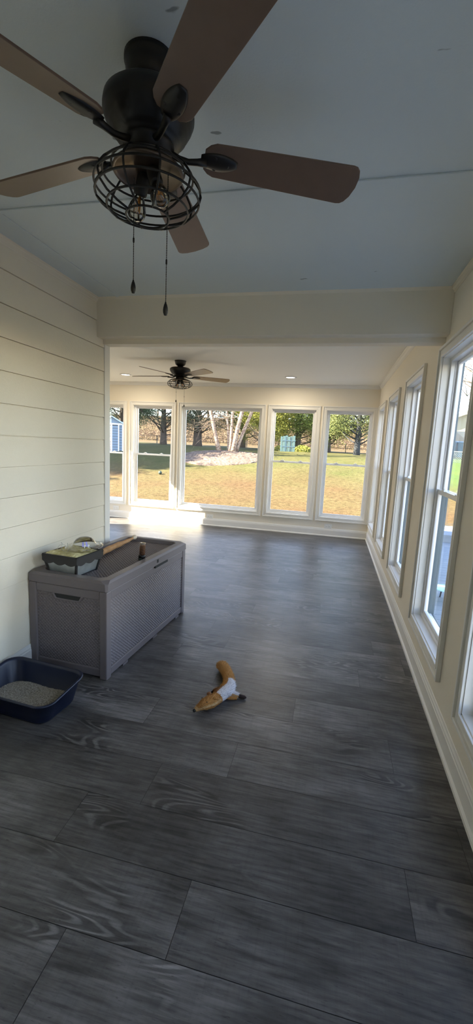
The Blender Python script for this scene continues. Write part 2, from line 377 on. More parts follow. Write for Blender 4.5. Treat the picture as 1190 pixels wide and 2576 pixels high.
# windows -----------------------------------------------------------
CAS = .066
def window(name, w, loc, rz, fixed=False, z0=ZT0, z1=ZT1):
    """local x along the wall, local y outward, origin on the inner wall face at floor level"""
    e = struct_empty(name, loc, rz); hw = w/2
    # picture-frame casing with stepped profile
    c = MB()
    steps = [(0.0, .018, .018), (.018, .050, .013), (.050, CAS, .024)]
    for a, b, th in steps:
        for sx in (-1, 1):
            x0, x1 = sorted((sx*(hw+a), sx*(hw+b))); c.box((x0, -th, z0-b), (x1, 0, z1+b))
        c.box((-hw-a, -th, z1+a), (hw+a, 0, z1+b)); c.box((-hw-a, -th, z0-b), (hw+a, 0, z0-a))
    c.build('casing', M_trim, e, bevel=.003)
    D = .062; J = MB(); t = .006
    J.box((-hw-t, -.004, z0), (-hw+t, D, z1)); J.box((hw-t, -.004, z0), (hw+t, D, z1)); J.box((-hw, -.004, z1-t), (hw, D, z1+t)); J.box((-hw, -.004, z0-t), (hw, D, z0+t))
    J.build('jamb', M_trim, e)
    E_ = MB(); y0_, y1_ = D+.046, T+.006; e_ = .031
    for sx in (-1, 1):
        E_.box((min(sx*(hw-.001), sx*(hw-e_)), y0_, z0), (max(sx*(hw-.001), sx*(hw-e_)), y1_, z1))
        if not fixed: E_.box((min(sx*(hw-.027), sx*(hw-e_)), D+.013, z0+.03), (max(sx*(hw-.027), sx*(hw-e_)), y0_, 1.17))
    E_.box((-hw, y0_, z1-e_), (hw, y1_, z1)); E_.box((-hw, y0_, z0), (hw, y1_, z0+e_))
    E_.build('outer_frame', M_outer, e, bevel=.002)
    F = MB(); q = .028
    F.box((-hw, D-.02, z0), (-hw+q, D+.045, z1)); F.box((hw-q, D-.02, z0), (hw, D+.045, z1)); F.box((-hw+q, D-.02, z1-q), (hw-q, D+.045, z1)); F.box((-hw+q, D-.02, z0), (hw-q, D+.045, z0+q))
    if not fixed:
        for sx in (-1, 1): F.box((min(sx*(hw-q), sx*(hw-q-.006)), D+.004, z0+q), (max(sx*(hw-q), sx*(hw-q-.006)), D+.010, z1-q))
    F.build('window_frame', M_vinyl, e, bevel=.002)
    def sash(nm, za, zb, y0, y1, x=hw-q, s=.026, sb=.026, st=.026):
        m_ = MB(); m_.box((-x, y0, za), (-x+s, y1, zb)); m_.box((x-s, y0, za), (x, y1, zb)); m_.box((-x+s, y0, zb-st), (x-s, y1, zb)); m_.box((-x+s, y0, za), (x-s, y1, za+sb))
        o = m_.build(nm, M_vinyl, e, bevel=.003)
        ym = (y0+y1)/2
        MB().add([(-x+s, ym, za+sb), (x-s, ym, za+sb), (x-s, ym, zb-st), (-x+s, ym, zb-st)], [(0, 1, 2, 3)]).build('pane', M_glass, o)
        return o
    if fixed:
        sash('sash', z0+q, z1-q, D, D+.03, s=.022, sb=.022, st=.022)
    else:
        zm = 1.19
        lo = sash('lower_sash', z0+q, zm+.014, D-.012, D+.012, st=.03)
        sash('upper_sash', zm-.016, z1-q, D+.018, D+.042, st=.022, sb=.03)
        for sx in (-1, 1):
            MB().box((sx*hw*.42-.03, D-.026, zm+.014), (sx*hw*.42+.03, D-.002, zm+.024)).box((sx*hw*.42-.012, D-.022, zm+.024), (sx*hw*.42+.016, D-.008, zm+.034)).build('sash_lock', M_vinyl, lo, bevel=.003)
    return e
def rect(c, w): return (c-w/2, c+w/2, ZT0, ZT1)
far = [(-4.075, .72, False), (-3.158, .735, False), (-1.915, 1.40, True), (-.684, .722, False), (.203, .722, False)]
right = [(-.96, .73), (.28, .73), (1.515, .73), (2.685, .73), (4.01, .73), (5.29, .73), (6.51, .73)]
left = [(6.33, .72)]
wall('wall_far', 1, YF, YF+T, XF-T, XR+T, [rect(c, w) for c, w, _ in far])
wall('wall_right', 0, XR, XR+T, YR-T, YF, [rect(c, w) for c, w in right])
wall('wall_left', 0, XF-T, XF, YE-T, YF, [rect(c, w) for c, w in left])
wall('wall_back', 1, YR-T, YR, XL-T, XR, [])
n = 1
for c, w, fx in far: window('window_%d' % n, w, (c, YF, 0), 0, fx); n += 1
for c, w in right[::-1]: window('window_%d' % n, w, (XR, c, 0), -PI/2); n += 1
for c, w in left: window('window_%d' % n, w, (XF, c, 0), PI/2, True); n += 1

# the lap-sided house wall on the left, its return and corner board
def siding(name, length, M):
    """boards run along local x from 0 to length, face towards -y"""
    mb = MB(); k = 0; ex = .1725; z = .904-6*ex
    while z < H:
        za, zb = max(z, 0), min(z+ex, H)
        if zb-za > .01:
            tb = .013; tt = .004+(.009*(1-(zb-za)/ex) if zb == H else 0)
            mb.prism([(-.014, za), (0, za), (0, zb-.0035), (-.0085, zb-.0035)], 0, 0, length)
        z += ex
    o = mb.build(name, M_siding, kind='structure'); o.matrix_world = M; return o
wall('wall_house', 0, XL-T, XL-.002, YR-T, YE-.02, [])
siding('wall_siding', YE-.075-YR, Matrix.Translation((XL, YE-.075, 0)) @ Matrix.Rotation(-PI/2, 4, 'Z') @ Matrix.Scale(1, 4))
_o = bpy.data.objects['wall_siding']
_o.matrix_world = Matrix(((0, -1, 0, XL), (1, 0, 0, YR), (0, 0, 1, 0), (0, 0, 0, 1)))
wall('wall_house_return', 1, YE-.16, YE-.02, XF-T, XL-.02, [])
_s = siding('wall_siding_return', XL-.07-XF, Matrix(((-1, 0, 0, XL-.07), (0, -1, 0, YE-.02), (0, 0, 1, 0), (0, 0, 0, 1))))
MB().box((XL-.002, YE-.075, 0), (XL+.019, YE+.002, H)).box((XL-.075, YE-.02, 0), (XL-.002, YE+.002, H)).build('trim_1', M_trim, kind='structure', bevel=.002)

# ceiling with thin battens over the sheet joints
MB().box((XL-T, YR-T, H), (XR+T, YB+.1, H+.12)).build('ceiling', M_ceil, kind='structure')
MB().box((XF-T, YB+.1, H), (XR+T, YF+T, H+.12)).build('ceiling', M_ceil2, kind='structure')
b = MB(); b.box((XL, 1.822, H-.007), (XR, 1.850, H)); b.build('trim_2', M_ceil, kind='structure', bevel=.002)
b = MB(); b.box((-1.612, -1.5, H-.005), (-1.590, YB, H)); b.build('trim_3', M_ceil, kind='structure', bevel=.002)

# beam: boxed header with a lower inner board
b = MB(); b.box((XL, YB, 2.167), (XR, YB+.12, H)); b.box((XL+.004, YB+.085, 2.134), (XR, YE, H)); b.build('trim_4', M_wall, kind='structure', bevel=.003)
b = MB(); b.prism([(YB, H-.018), (YB, H), (YB-.009, H)], 0, XL, XR); b.build('trim_5', M_wall, kind='structure')

def profile_run(name, prof, p, q, inward, material=M_trim):
    """moulding: prof = list of (depth, z); runs from p to q (xy), depth goes along `inward`"""
    p, q, n_ = Vector((*p, 0)), Vector((*q, 0)), Vector((*inward, 0))
    k = len(prof); vs = [p+n_*d+Vector((0, 0, z)) for d, z in prof]+[q+n_*d+Vector((0, 0, z)) for d, z in prof]
    fs = [tuple(range(k)), tuple(range(2*k-1, k-1, -1))]+[(i, i+k, (i+1) % k+k, (i+1) % k) for i in range(k)]
    return MB().add(vs, fs).build(name, material, kind='structure')
BASE = [(0, 0), (.026, 0), (.026, .006), (.024, .014), (.018, .019), (.014, .021), (.014, .098), (.011, .104), (.011, .112), (.006, .122), (.004, .131), (0, .133)]
CROWN = [(0, H), (.040, H), (.040, H-.006), (.030, H-.012), (.028, H-.020), (.014, H-.036), (.012, H-.046), (.006, H-.052), (0, H-.054)]
profile_run('baseboard_right', BASE, (XR, YR), (XR, YF), (-1, 0))
profile_run('baseboard_far', BASE, (XF, YF), (XR, YF), (0, -1))
profile_run('baseboard_left', BASE, (XF, YE), (XF, YF), (1, 0))
profile_run('baseboard_house', BASE, (XL+.013, YR), (XL+.013, YE-.077), (1, 0))
profile_run('baseboard_back', BASE, (XL, YR), (XR, YR), (0, 1))
profile_run('trim_6', [(d*.6, H-(H-z)*.65) for d, z in CROWN], (XR, YR), (XR, YB), (-1, 0), M_wall)
profile_run('trim_7', CROWN, (XR, YE), (XR, YF), (-1, 0), M_trim)
profile_run('trim_8', CROWN, (XF, YF), (XR, YF), (0, -1), M_trim)
profile_run('trim_9', [(d*.7, H-(H-z)*.8) for d, z in CROWN], (XL+.003, YR), (XL+.003, YB), (1, 0), M_wall)

# roof and outside cladding of the porch
r = MB(); r.box((XF-.12, YE-1.2, H+.13), (XR+.25, YF+.5, H+.30)); r.box((XL-2.5, YR-.5, H+.13), (XR+.25, YE-1.2, H+.30))
r.build('roof', M_roofn, kind='structure')

# outlets low on the far wall
def outlet(x, z, label):
    t = thing('wall_outlet', label, 'outlet', (x, YF-.0, z), 0, 'outlets low on the far wall')
    MB().box((-.060, -.007, -.037), (.060, 0, .037)).build('cover_plate', M_outlet, t, bevel=.003)
    for sx in (-1, 1):
        f = MB().box((sx*.024-.017, -.010, -.016), (sx*.024+.017, -.005, .016)).build('receptacle', M_outlet, t, bevel=.003)
        MB().box((sx*.024-.009, -.0108, -.007), (sx*.024-.007, -.0095, .004)).box((sx*.024+.006, -.0108, -.007), (sx*.024+.008, -.0095, .004)).build('slot', M_dark, f)
outlet(-3.86, .175, 'cream wall outlet under the narrow window furthest left')
outlet(-2.045, .165, 'cream wall outlet below the wide picture window')
outlet(.003, .165, 'cream wall outlet under the right-hand far window near the corner')

# recessed ceiling lights
def downlight(x, y, label):
    t = thing('recessed_light', label, 'ceiling light', (x, y, H), 0, 'recessed lights in the far ceiling')
    MB().lathe([(.062, -.001), (.088, -.001), (.090, -.006), (.070, -.009), (.062, -.006)], 40, cap=False).build('trim_ring', M_vinyl, t)
    MB().lathe([(.001, -.004), (.062, -.004), (.062, -.001), (.001, -.001)], 40).build('lens', M_lens, t)
    l_ = bpy.data.lights.new('downlight_lamp', 'AREA'); l_.shape = 'DISK'; l_.size = .12; l_.energy = 1.3; l_.color = (1.0, .88, .70)
    lo_ = bpy.data.objects.new('downlight_lamp', l_); COL.objects.link(lo_); lo_.parent = t; lo_.location = (0, 0, -.010)
downlight(-.702, 6.401, 'white recessed light in the ceiling to the right of the far fan')
downlight(-3.282, 6.334, 'white recessed light in the ceiling left of the far fan')

# ------------------------------------------------------------------ ceiling fans
def make_fan(label, loc, scale, a0=24.4):
    t = thing('ceiling_fan', label, 'ceiling fan', loc, 0, 'caged ceiling fans'); t.scale = scale
    MB().lathe([(.068, 0), (.068, -.012), (.064, -.018), (.064, -.030), (.058, -.052), (.045, -.066), (.034, -.070), (.034, -.095)], 40).build('canopy', M_fan, t)
    pr = [(.034, -.088), (.070, -.092), (.108, -.100), (.121, -.112), (.1235, -.125), (.1235, -.138), (.119, -.143), (.119, -.150), (.1155, -.154), (.112, -.162), (.107, -.166), (.104, -.176), (.097, -.180), (.092, -.190), (.083, -.194), (.074, -.200), (.070, -.206)]
    MB().lathe(pr, 56).build('motor_housing', M_fan, t)
    sw = MB().lathe([(.070, -.200), (.070, -.214), (.064, -.216), (.064, -.228), (.052, -.230), (.052, -.252), (.056, -.255), (.062, -.262)], 40).build('switch_housing', M_fan, t)
    for k in range(2): MB().lathe([(.004, 0), (.006, .002), (.006, .006), (.002, .008)], 10, Matrix.Rotation(1.9+k*2.9, 4, 'Z') @ Matrix.Translation((.052, 0, -.241)) @ Matrix.Rotation(PI/2, 4, 'Y')).build('screw', M_fan, sw)
    # five blades, each with an iron
    zb = -.213; pitch = math.radians(-14)
    for k in range(5):
        th = math.radians(a0+72*k)
        X = Matrix.Rotation(th, 4, 'Z') @ Matrix.Translation((0, 0, zb)) @ Matrix.Rotation(pitch, 4, 'X')
        half = [(.155, .030), (.168, .044), (.185, .052), (.30, .0565), (.45, .062), (.585, .0665), (.598, .064), (.608, .055), (.617, .034), (.621, .0)]
        pts = half+[(x, -y) for x, y in half[-2::-1]]
        m_ = MB(); n_ = len(pts)
        m_.add([(x, y, -.003) for x, y in pts]+[(x, y, .003) for x, y in pts], [tuple(range(n_)), tuple(range(2*n_-1, n_-1, -1))]+[(i, i+n_, (i+1) % n_+n_, (i+1) % n_) for i in range(n_)])
        bl = m_.build('blade', M_blade, t, xf=X, bevel=.0015)
        for sx, sy in ((.185, .017), (.185, -.017), (.222, 0)): MB().lathe([(.0045, -.012), (.006, -.010), (.006, -.003)], 10, Matrix.Translation((sx, sy, 0))).build('screw', M_fan, bl)
        # iron: slim curved arm then a domed leaf-shaped holder under the blade
        ir = MB()
        ir.tube([(.060, 0, -.004), (.085, .002, -.012), (.110, .002, -.016), (.135, .001, -.013), (.160, 0, -.010)], [.010, .0085, .008, .009, .012], 12)
        prof = []
        nx = 14
        for i in range(nx+1):
            u = i/nx; x = .145+.105*u
            w = .028*math.sin(PI*min(1, (u*.80+.14)))**.6
            prof.append((x, w, .011*(math.sin(PI*min(1, u*.85+.12)))**.5))
        vs = []; fs = []; seg = 10
        for x, w, hgt in prof:
            for j in range(seg+1):
                a = PI*j/seg; vs.append((x, w*math.cos(a), -.003-hgt*math.sin(a)))
        for i in range(nx):
            for j in range(seg):
                fs.append((i*(seg+1)+j, (i+1)*(seg+1)+j, (i+1)*(seg+1)+j+1, i*(seg+1)+j+1))
        fs += [tuple(range(seg+1)), tuple(nx*(seg+1)+j for j in range(seg+1))]
        ir.add(vs, fs, smooth=True)
        ir.build('blade_iron', M_fan, t, xf=X)
    # light kit
    MB().lathe([(.060, -.258), (.086, -.262), (.096, -.268), (.098, -.274), (.094, -.279), (.090, -.276), (.088, -.271), (.002, -.268)], 48, cap=False).build('light_plate', M_fanplate, t)
    def ring(r_, z, w=.0030): return MB().tube([(r_*math.cos(a), r_*math.sin(a), z) for a in np.linspace(0, 2*PI, 49)[:-1]], w, 8, closed=True)
    cg = MB()
    for r_, z in ((.100, -.262), (.124, -.282), (.146, -.313), (.143, -.340), (.112, -.366), (.060, -.386)):
        if r_ in (.124, .112): pass
        g = ring(r_, z); cg.add(g.v, g.f, smooth=True)
    prof = [(.096, -.258), (.112, -.268), (.130, -.285), (.143, -.303), (.1475, -.322), (.142, -.342), (.122, -.361), (.092, -.376), (.060, -.386)]
    for k in range(10):
        a = 2*PI*(k+.5)/10
        cg.tube([(r_*math.cos(a), r_*math.sin(a), z) for r_, z in prof], .0030, 8)
    cg.build('cage', M_fan, t)
    for sgn, az in ((1, math.radians(148)), (-1, math.radians(148))):
        # lamp arms lean outwards from the plate centre
        d = Vector((math.cos(az)*sgn, math.sin(az)*sgn, 0)); ax = (d*.42+Vector((0, 0, -.9))).normalized()
        o = Vector((0, 0, -.270))+d*.020
        q = ax.to_track_quat('Z', 'Y').to_matrix().to_4x4(); X = Matrix.Translation(o) @ q
        MB().lathe([(.010, -.008), (.013, .002), (.0175, .006), (.0185, .010), (.0185, .046), (.016, .052), (.010, .052)], 24, X).build('socket', M_socket, t)
        bb = MB().lathe([(.0115, .050), (.013, .055), (.017, .063), (.0225, .075), (.026, .086), (.027, .094), (.025, .103), (.019, .111), (.010, .1155), (.001, .117)], 28, X, cap=False).build('bulb', M_bulb, t)
        fl = MB()
        for j in range(8):
            a = 2*PI*j/8; fl.tube([X @ Vector((.003*math.cos(a), .003*math.sin(a), .058)), X @ Vector((.0085*math.cos(a), .0085*math.sin(a), .076)), X @ Vector((.0095*math.cos(a+.4), .0095*math.sin(a+.4), .094))], .0007, 5)
        fl.tube([X @ Vector((0, 0, .052)), X @ Vector((0, 0, .080))], .0022, 8)
        fl.build('filament', M_fil, bb)
    # two beaded pull chains
    for x, y, z1 in ((-.052, .018, -.545), (.054, .012, -.611)):
        ch = MB(); z = -.245
        ch.tube([(x*.9, y, -.245), (x, y, -.25), (x, y, z1)], .0007, 5)
        prof = [(.0004, .0017), (.0014, .0010), (.0017, 0), (.0014, -.0010), (.0004, -.0017)]
        while z > z1:
            ch.lathe(prof, 6, Matrix.Translation((x, y, z)), cap=False); z -= .0046
        ch.lathe([(.001, .008), (.0026, .005), (.0026, -.005), (.001, -.008)], 10, Matrix.Translation((x, y, z1+.11)))
        co = ch.build('pull_chain', M_fan, t, recalc=False)
        MB().lathe([(.001, .003), (.0022, .001), (.0026, -.002), (.0045, -.006), (.0066, -.014), (.0075, -.021), (.0070, -.028), (.0050, -.0325), (.0046, -.035), (.002, -.036)], 24, Matrix.Translation((x, y, z1))).build('pendant', M_fan, co)
    return t
make_fan('black caged ceiling fan overhead with five brown blades, close to the camera', (-.567, 1.221, H), (1, 1, 1))
make_fan('black caged ceiling fan in the far room in front of the end windows', (-1.972, 5.256, H), (1.06, 1.06, .87), 33)

# ------------------------------------------------------------------ deck box
def weave(nx, nz, w, h, axis_u, axis_v, normal, origin, cell=(.024, .0105), amp=.0022):
    """woven relief panel as a displaced grid"""
    U = np.linspace(0, w, nx); V = np.linspace(0, h, nz); uu, vv = np.meshgrid(U, V, indexing='ij')
    row = np.floor(vv/cell[1]); fv = vv/cell[1]-row; ph = (row % 2)*.5
    s_ = np.sin(2*PI*(uu/cell[0]+ph))
    d = amp*np.clip(s_*1.2, -1, 1)*np.sqrt(np.clip(np.sin(PI*fv), 0, 1)) - amp*(np.sin(PI*fv) < .25)
    P = np.array(origin)+uu[..., None]*np.array(axis_u)+vv[..., None]*np.array(axis_v)+d[..., None]*np.array(normal)
    vs = P.reshape(-1, 3); i = np.arange((nx-1)*(nz-1)); a = (i//(nz-1))*nz+i % (nz-1)
    return [tuple(x) for x in vs], [tuple(x) for x in np.stack([a, a+nz, a+nz+1, a+1], 1)]
BW, BL, BH = .548, 1.15, .615
box = thing('deck_box', 'long brown-grey wicker-look resin storage box standing against the left siding wall', 'storage box', (-1.451, 2.72, 0), math.radians(-3.6))
hx, hy = BW/2, BL/2
body = MB(); zl = .548; p = .05
# frame: corner posts and rails, panels recessed
for sx in (-1, 1):
    for sy in (-1, 1):
        x0, x1 = sorted((sx*hx, sx*(hx-p))); y0, y1 = sorted((sy*hy, sy*(hy-p))); body.box((x0, y0, 0), (x1, y1, zl))
for sx in (-1, 1):
    x0, x1 = sorted((sx*(hx-.004), sx*(hx-.03)))
    body.box((x0, -hy+p, zl-.055), (x1, hy-p, zl)); body.box((x0, -hy+p, .012), (x1, hy-p, .062))
for sy in (-1, 1):
    y0, y1 = sorted((sy*(hy-.004), sy*(hy-.03)))
    body.box((-hx+p, y0, zl-.055), (hx-p, y1, zl)); body.box((-hx+p, y0, .012), (hx-p, y1, .062))
body.box((-hx+.02, -hy+.02, .012), (hx-.02, hy-.02, .03))
body.build('box_frame', M_resin, box, bevel=.006)
for nm, (ou, au, av, nn, w) in {'a': ((hx-.012, -hy+p, .060), (0, 1, 0), (0, 0, 1), (1, 0, 0), BL-2*p), 'b': ((-hx+.012, -hy+p, .060), (0, 1, 0), (0, 0, 1), (-1, 0, 0), BL-2*p)}.items():
    v, f = weave(int(w/.0024), 230, w, .435, au, av, nn, ou); MB().add(v, f, smooth=True).build('woven_side_panel', M_resin, box, recalc=False)
for sy in (-1, 1):
    w = BW-2*p; v, f = weave(int(w/.0024), 230, w, .435, (1, 0, 0), (0, 0, 1), (0, sy, 0), (-hx+p, sy*(hy-.012), .060)); MB().add(v, f, smooth=True).build('woven_end_panel', M_resin, box, recalc=False)
    y = sy*(hy-.004); hd = MB()
    hd.prism([(-.098, .497), (.098, .497), (.078, .468), (-.078, .468)], 1, min(y-sy*.004, y-sy*.016), max(y-sy*.004, y-sy*.016)); hd.build('grip_recess', M_dark, box)
    hd = MB(); y2 = y+sy*.003; hd.prism([(-.112, .499), (-.084, .458), (.084, .458), (.112, .499), (.098, .499), (.078, .468), (-.078, .468), (-.098, .499)], 1, min(y-sy*.010, y2), max(y-sy*.010, y2)); hd.build('end_grip', M_resin, box, bevel=.004)
# lid
lid = MB(); oh = .006; x1, y1 = hx+oh, hy+oh; rw = .060; ch = .045
def ringpoly(x, y, c_): return [(-x+c_, -y), (x-c_, -y), (x, -y+c_), (x, y-c_), (x-c_, y), (-x+c_, y), (-x, y-c_), (-x, -y+c_)]
O0 = ringpoly(x1, y1, .012); O1 = ringpoly(x1, y1, .016); O2 = ringpoly(x1-.012, y1-.012, .040); I1 = ringpoly(x1-rw, y1-rw, .03); I0 = ringpoly(x1-rw-.012, y1-rw-.012, .025)
lv = [(*q_, zl+.003) for q_ in O0]+[(*q_, BH-.016) for q_ in O1]+[(*q_, BH) for q_ in O2]+[(*q_, BH) for q_ in I1]+[(*q_, BH-.030) for q_ in I0]
lf = [(i*8+j, i*8+(j+1) % 8, (i+1)*8+(j+1) % 8, (i+1)*8+j) for i in range(4) for j in range(8)]+[tuple(range(7, -1, -1))]
lid.add(lv, lf)
lo = lid.build('lid', M_resin, box, bevel=.003)
w, l = 2*(x1-rw-.010), 2*(y1-rw-.010)
v, f = weave(int(l/.0026), int(w/.0026), l, w, (0, 1, 0), (1, 0, 0), (0, 0, 1), (-w/2, -l/2, BH-.028), cell=(.024, .0125), amp=.0024)
MB().add(v, f, smooth=True).build('woven_lid_panel', M_resin, lo, recalc=False)
MB().box((hx-.004, -.10+.12, zl-.012), (hx+.0075, .10+.12, zl+.006)).build('front_grip', M_dark, box)
MB().box((hx-.006, .045, zl+.022), (hx+.0075, .068, zl+.044)).build('hasp_hole', M_dark, lo)
for y in (-.36, .05, .44): MB().box((hx-.03, y-.03, 0), (hx-.002, y+.03, .014)).build('foot', M_resin, box)

BT = BH    # resting heights on the lid: rim top BH, woven panel about BH-.026
# ------------------------------------------------------------------ planter on the box
pl = thing('planter', 'square black-rimmed tin planter with scalloped edge on the near corner of the resin box', 'planter', (-1.545, 2.308, BH-.0255), math.radians(-6))
a, bt, hh = .128, .095, .125        # half width on top, at the bottom, height
tin = MB()
def lerp(z): return bt+(a-.006-bt)*z/hh
tv = [(sx*bt, sy*bt, .004) for sx, sy in ((-1, -1), (1, -1), (1, 1), (-1, 1))]+[(sx*(a-.008), sy*(a-.008), hh) for sx, sy in ((-1, -1), (1, -1), (1, 1), (-1, 1))]
tin.add(tv, [(0, 1, 5, 4), (1, 2, 6, 5), (2, 3, 7, 6), (3, 0, 4, 7), (3, 2, 1, 0)]).build('tin_pot', M_tin, pl)
rim = MB()
for k in range(4):
    R_ = Matrix.Rotation(k*PI/2, 4, 'Z')
    # band with a scalloped lower edge
    N_ = 24; vs = []
    for i in range(N_+1):
        u = -a+2*a*i/N_; s_ = (u+a)/(2*a); zz = hh-.033-.013*abs(math.sin(PI*s_*3))-.006*math.sin(PI*s_)
        vs += [(u, -a, hh+.006), (u, -a, zz), (u, -a+.004, hh+.006), (u, -a+.004, zz)]
    fs = []
    for i in range(N_):
        o_ = i*4; fs += [(o_, o_+4, o_+5, o_+1), (o_+2, o_+3, o_+7, o_+6), (o_, o_+2, o_+6, o_+4), (o_+1, o_+5, o_+7, o_+3)]
    rim.add([R_ @ Vector(q_) for q_ in vs], fs)
    q0 = R_ @ Vector((a-.004, -a+.004, hh)); q1 = R_ @ Vector((bt, -bt, 0)); d_ = .006
    rim.add([q1+Vector(v_) for v_ in ((-d_, -d_, 0), (d_, -d_, 0), (d_, d_, 0), (-d_, d_, 0))]+[q0+Vector(v_) for v_ in ((-d_, -d_, 0), (d_, -d_, 0), (d_, d_, 0), (-d_, d_, 0))], [(0, 1, 5, 4), (1, 2, 6, 5), (2, 3, 7, 6), (3, 0, 4, 7), (4, 5, 6, 7), (3, 2, 1, 0)])
    rim.box((-a, -a, hh+.004), (a, -a+.012, hh+.008), R_); rim.box((-bt, -bt-.002, 0), (bt, -bt+.006, .008), R_)
rim.build('black_frame', M_blackmetal, pl)
rnd = random.Random(3); ms = MB(); N_ = 30
hts = {}
vs = []
for i in range(N_+1):
    for j in range(N_+1):
        u, v_ = -1+2*i/N_, -1+2*j/N_; e_ = max(abs(u), abs(v_))
        z = hh+.004+.013*(1-e_**8)+rnd.uniform(-.003, .003)+.004*math.sin(5*u+2)*math.cos(4*v_)
        if u > .35 and v_ > 0: z -= .012
        vs.append((u*(a-.010), v_*(a-.010), z))
ms.add(vs, [(i*(N_+1)+j, (i+1)*(N_+1)+j, (i+1)*(N_+1)+j+1, i*(N_+1)+j+1) for i in range(N_) for j in range(N_)], smooth=False)
ms.build('moss_filling', M_moss, pl)
# dome lid lying on the moss
dz = BH-.0255+hh+.029
dm = thing('plastic_dome', 'clear plastic dome lid lying tilted on the moss of the square planter', 'lid', (-1.500, 2.358, dz), math.radians(-6))
X = Matrix.Rotation(math.radians(5), 4, 'X')
MB().lathe([(.114, .001), (.116, .004), (.100, .006), (.084, .007), (.076, .012), (.068, .022), (.060, .040), (.046, .055), (.028, .063), (.001, .066)], 44, X, cap=False).build('dome', M_dome, dm)
st = MB(); N_ = 8
vs = []
for i in range(N_+1):
    for j in range(5):
        az = math.radians(-62+38*i/N_); r_, z = [(.0735, .012), (.0695, .022), (.0655, .031), (.0612, .040), (.0545, .048)][j]; vs.append(X @ Vector(((r_+.0008)*math.cos(az), (r_+.0008)*math.sin(az), z)))
st.add(vs, [(i*5+j, (i+1)*5+j, (i+1)*5+j+1, i*5+j+1) for i in (0, 1, 4, 5) for j in (1, 2, 3)]); stk = st.build('sticker', M_sticker, dm)
st = MB(); st.add(vs, [(i*5+j, (i+1)*5+j, (i+1)*5+j+1, i*5+j+1) for i, j in ((2, 0), (2, 1), (6, 0), (6, 1), (3, 1), (7, 1))]); st.build('white_letters', M_stickerw, dm)
# bent wires
wr = MB(); z0 = BH-.0255+hh+.012
B0 = Vector((-1.590, 2.258, z0))
wr.tube([B0+Vector(q_) for q_ in ((0, .0, 0), (-.002, 0, .025), (.001, 0, .052), (-.006, 0, .058))], .0016, 6)
wr.tube([B0+Vector(q_) for q_ in ((.040, .0, 0), (.042, 0, .030), (.038, 0, .055), (.041, 0, .058))], .0016, 6)
arc = [(-.036+.036*(1-math.cos(a_)), .006, .008+.036*math.sin(a_)) for a_ in np.linspace(0.1, PI-.6, 12)]
wr.tube([B0+Vector(q_) for q_ in arc], .0010, 6)
wr.tube([B0+Vector(q_) for q_ in ((-.036, .006, .008), (-.01, .0, .004), (.02, 0, .006), (.045, 0, .0))], .0014, 6)
tag(wr.build('bent_wire', M_wire), 'thin pale bent wires sticking up from the moss in the planter', 'wire')

# stick wrapped in tan paper
zs = BH-.026
A_, B_ = Vector((-1.565, 2.46, zs+.030)), Vector((-1.590, 3.215, zs+.026))
sk = thing('wrapped_stick', 'long tan paper-wrapped stick lying along the back of the resin box lid', 'stick', (A_.x, A_.y, zs))
L_ = B_-A_; N_ = 34; pts = []; rr = []; rnd = random.Random(8)
for i in range(N_+1):
    u = i/N_; pts.append(A_+L_*u-sk.location+Vector((.004*math.sin(u*9), 0, .0))); rr.append((.024-.004*u if u < .62 else .0215-.012*(u-.62)/.38)*(1+.09*math.sin(u*31)+rnd.uniform(-.04, .04)))
MB().tube(pts, rr, 14).build('paper_wrap', M_stick, sk)
e0 = pts[-1]; d_ = L_.normalized()
MB().tube([e0-d_*.01, e0, e0+d_*.012, e0+d_*.030, e0+d_*.040, e0+d_*.046], [.011, .013, .017, .021, .019, .012], 16).build('knob', M_stickend, sk)
# small tube
tb = thing('spice_jar', 'slim clear jar of brown crumbs on a dark cap, standing beside the stick', 'jar', (-1.275, 2.72, zs), 0)
X = Matrix.Rotation(math.radians(4), 4, 'Y')
MB().lathe([(.001, 0), (.024, 0), (.0255, .003), (.0255, .012), (.0235, .014), (.0235, .018), (.025, .020), (.024, .033), (.019, .038), (.001, .038)], 28, X).build('cap', M_blackmetal, tb)
MB().lathe([(.0185, .036), (.0205, .044), (.0215, .060), (.0215, .118), (.020, .124), (.001, .1255)], 28, X, cap=False).build('clear_sleeve', M_dome, tb)
MB().lathe([(.001, .038), (.0185, .039), (.0197, .048), (.0200, .104), (.001, .107)], 24, X).build('contents', M_spice, tb)
MB().box((-.004, -.031, .004), (.014, -.024, .016)).build('clip', M_panel, tb)

# ------------------------------------------------------------------ litter pan
pan = thing('litter_pan', 'navy blue plastic litter pan on the floor in front of the resin box', 'litter box', (-1.497, 1.812, 0), math.radians(-5))
def rrect(hx_, hy_, r_, n_=8):
    o_ = []
    for cx, cy, a0 in ((hx_-r_, hy_-r_, 0), (-hx_+r_, hy_-r_, PI/2), (-hx_+r_, -hy_+r_, PI), (hx_-r_, -hy_+r_, 3*PI/2)):
        for k in range(n_+1):
            a_ = a0+PI/2*k/n_; o_.append((cx+r_*math.cos(a_), cy+r_*math.sin(a_)))
    return o_
def rimz(x, y):
    s_ = min(1, max(0, (y+.02)/.13)); s_ = s_*s_*(3-2*s_)
    return .128+.022*s_
PX, PY = .258, .168
levels = [((PX-.058, PY-.052, .05), lambda x, y: .004), ((PX-.050, PY-.044, .055), lambda x, y: .002), ((PX-.042, PY-.036, .06), lambda x, y: .014),
          ((PX-.012, PY-.010, .07), lambda x, y: rimz(x, y)-.012), ((PX, PY, .078), lambda x, y: rimz(x, y)-.010), ((PX+.002, PY+.002, .078), lambda x, y: rimz(x, y)-.004), ((PX-.004, PY-.004, .075), lambda x, y: rimz(x, y)),
          ((PX-.014, PY-.013, .070), lambda x, y: rimz(x, y)-.004), ((PX-.018, PY-.016, .068), lambda x, y: rimz(x, y)-.016), ((PX-.047, PY-.041, .055), lambda x, y: .020), ((PX-.062, PY-.056, .05), lambda x, y: .008)]
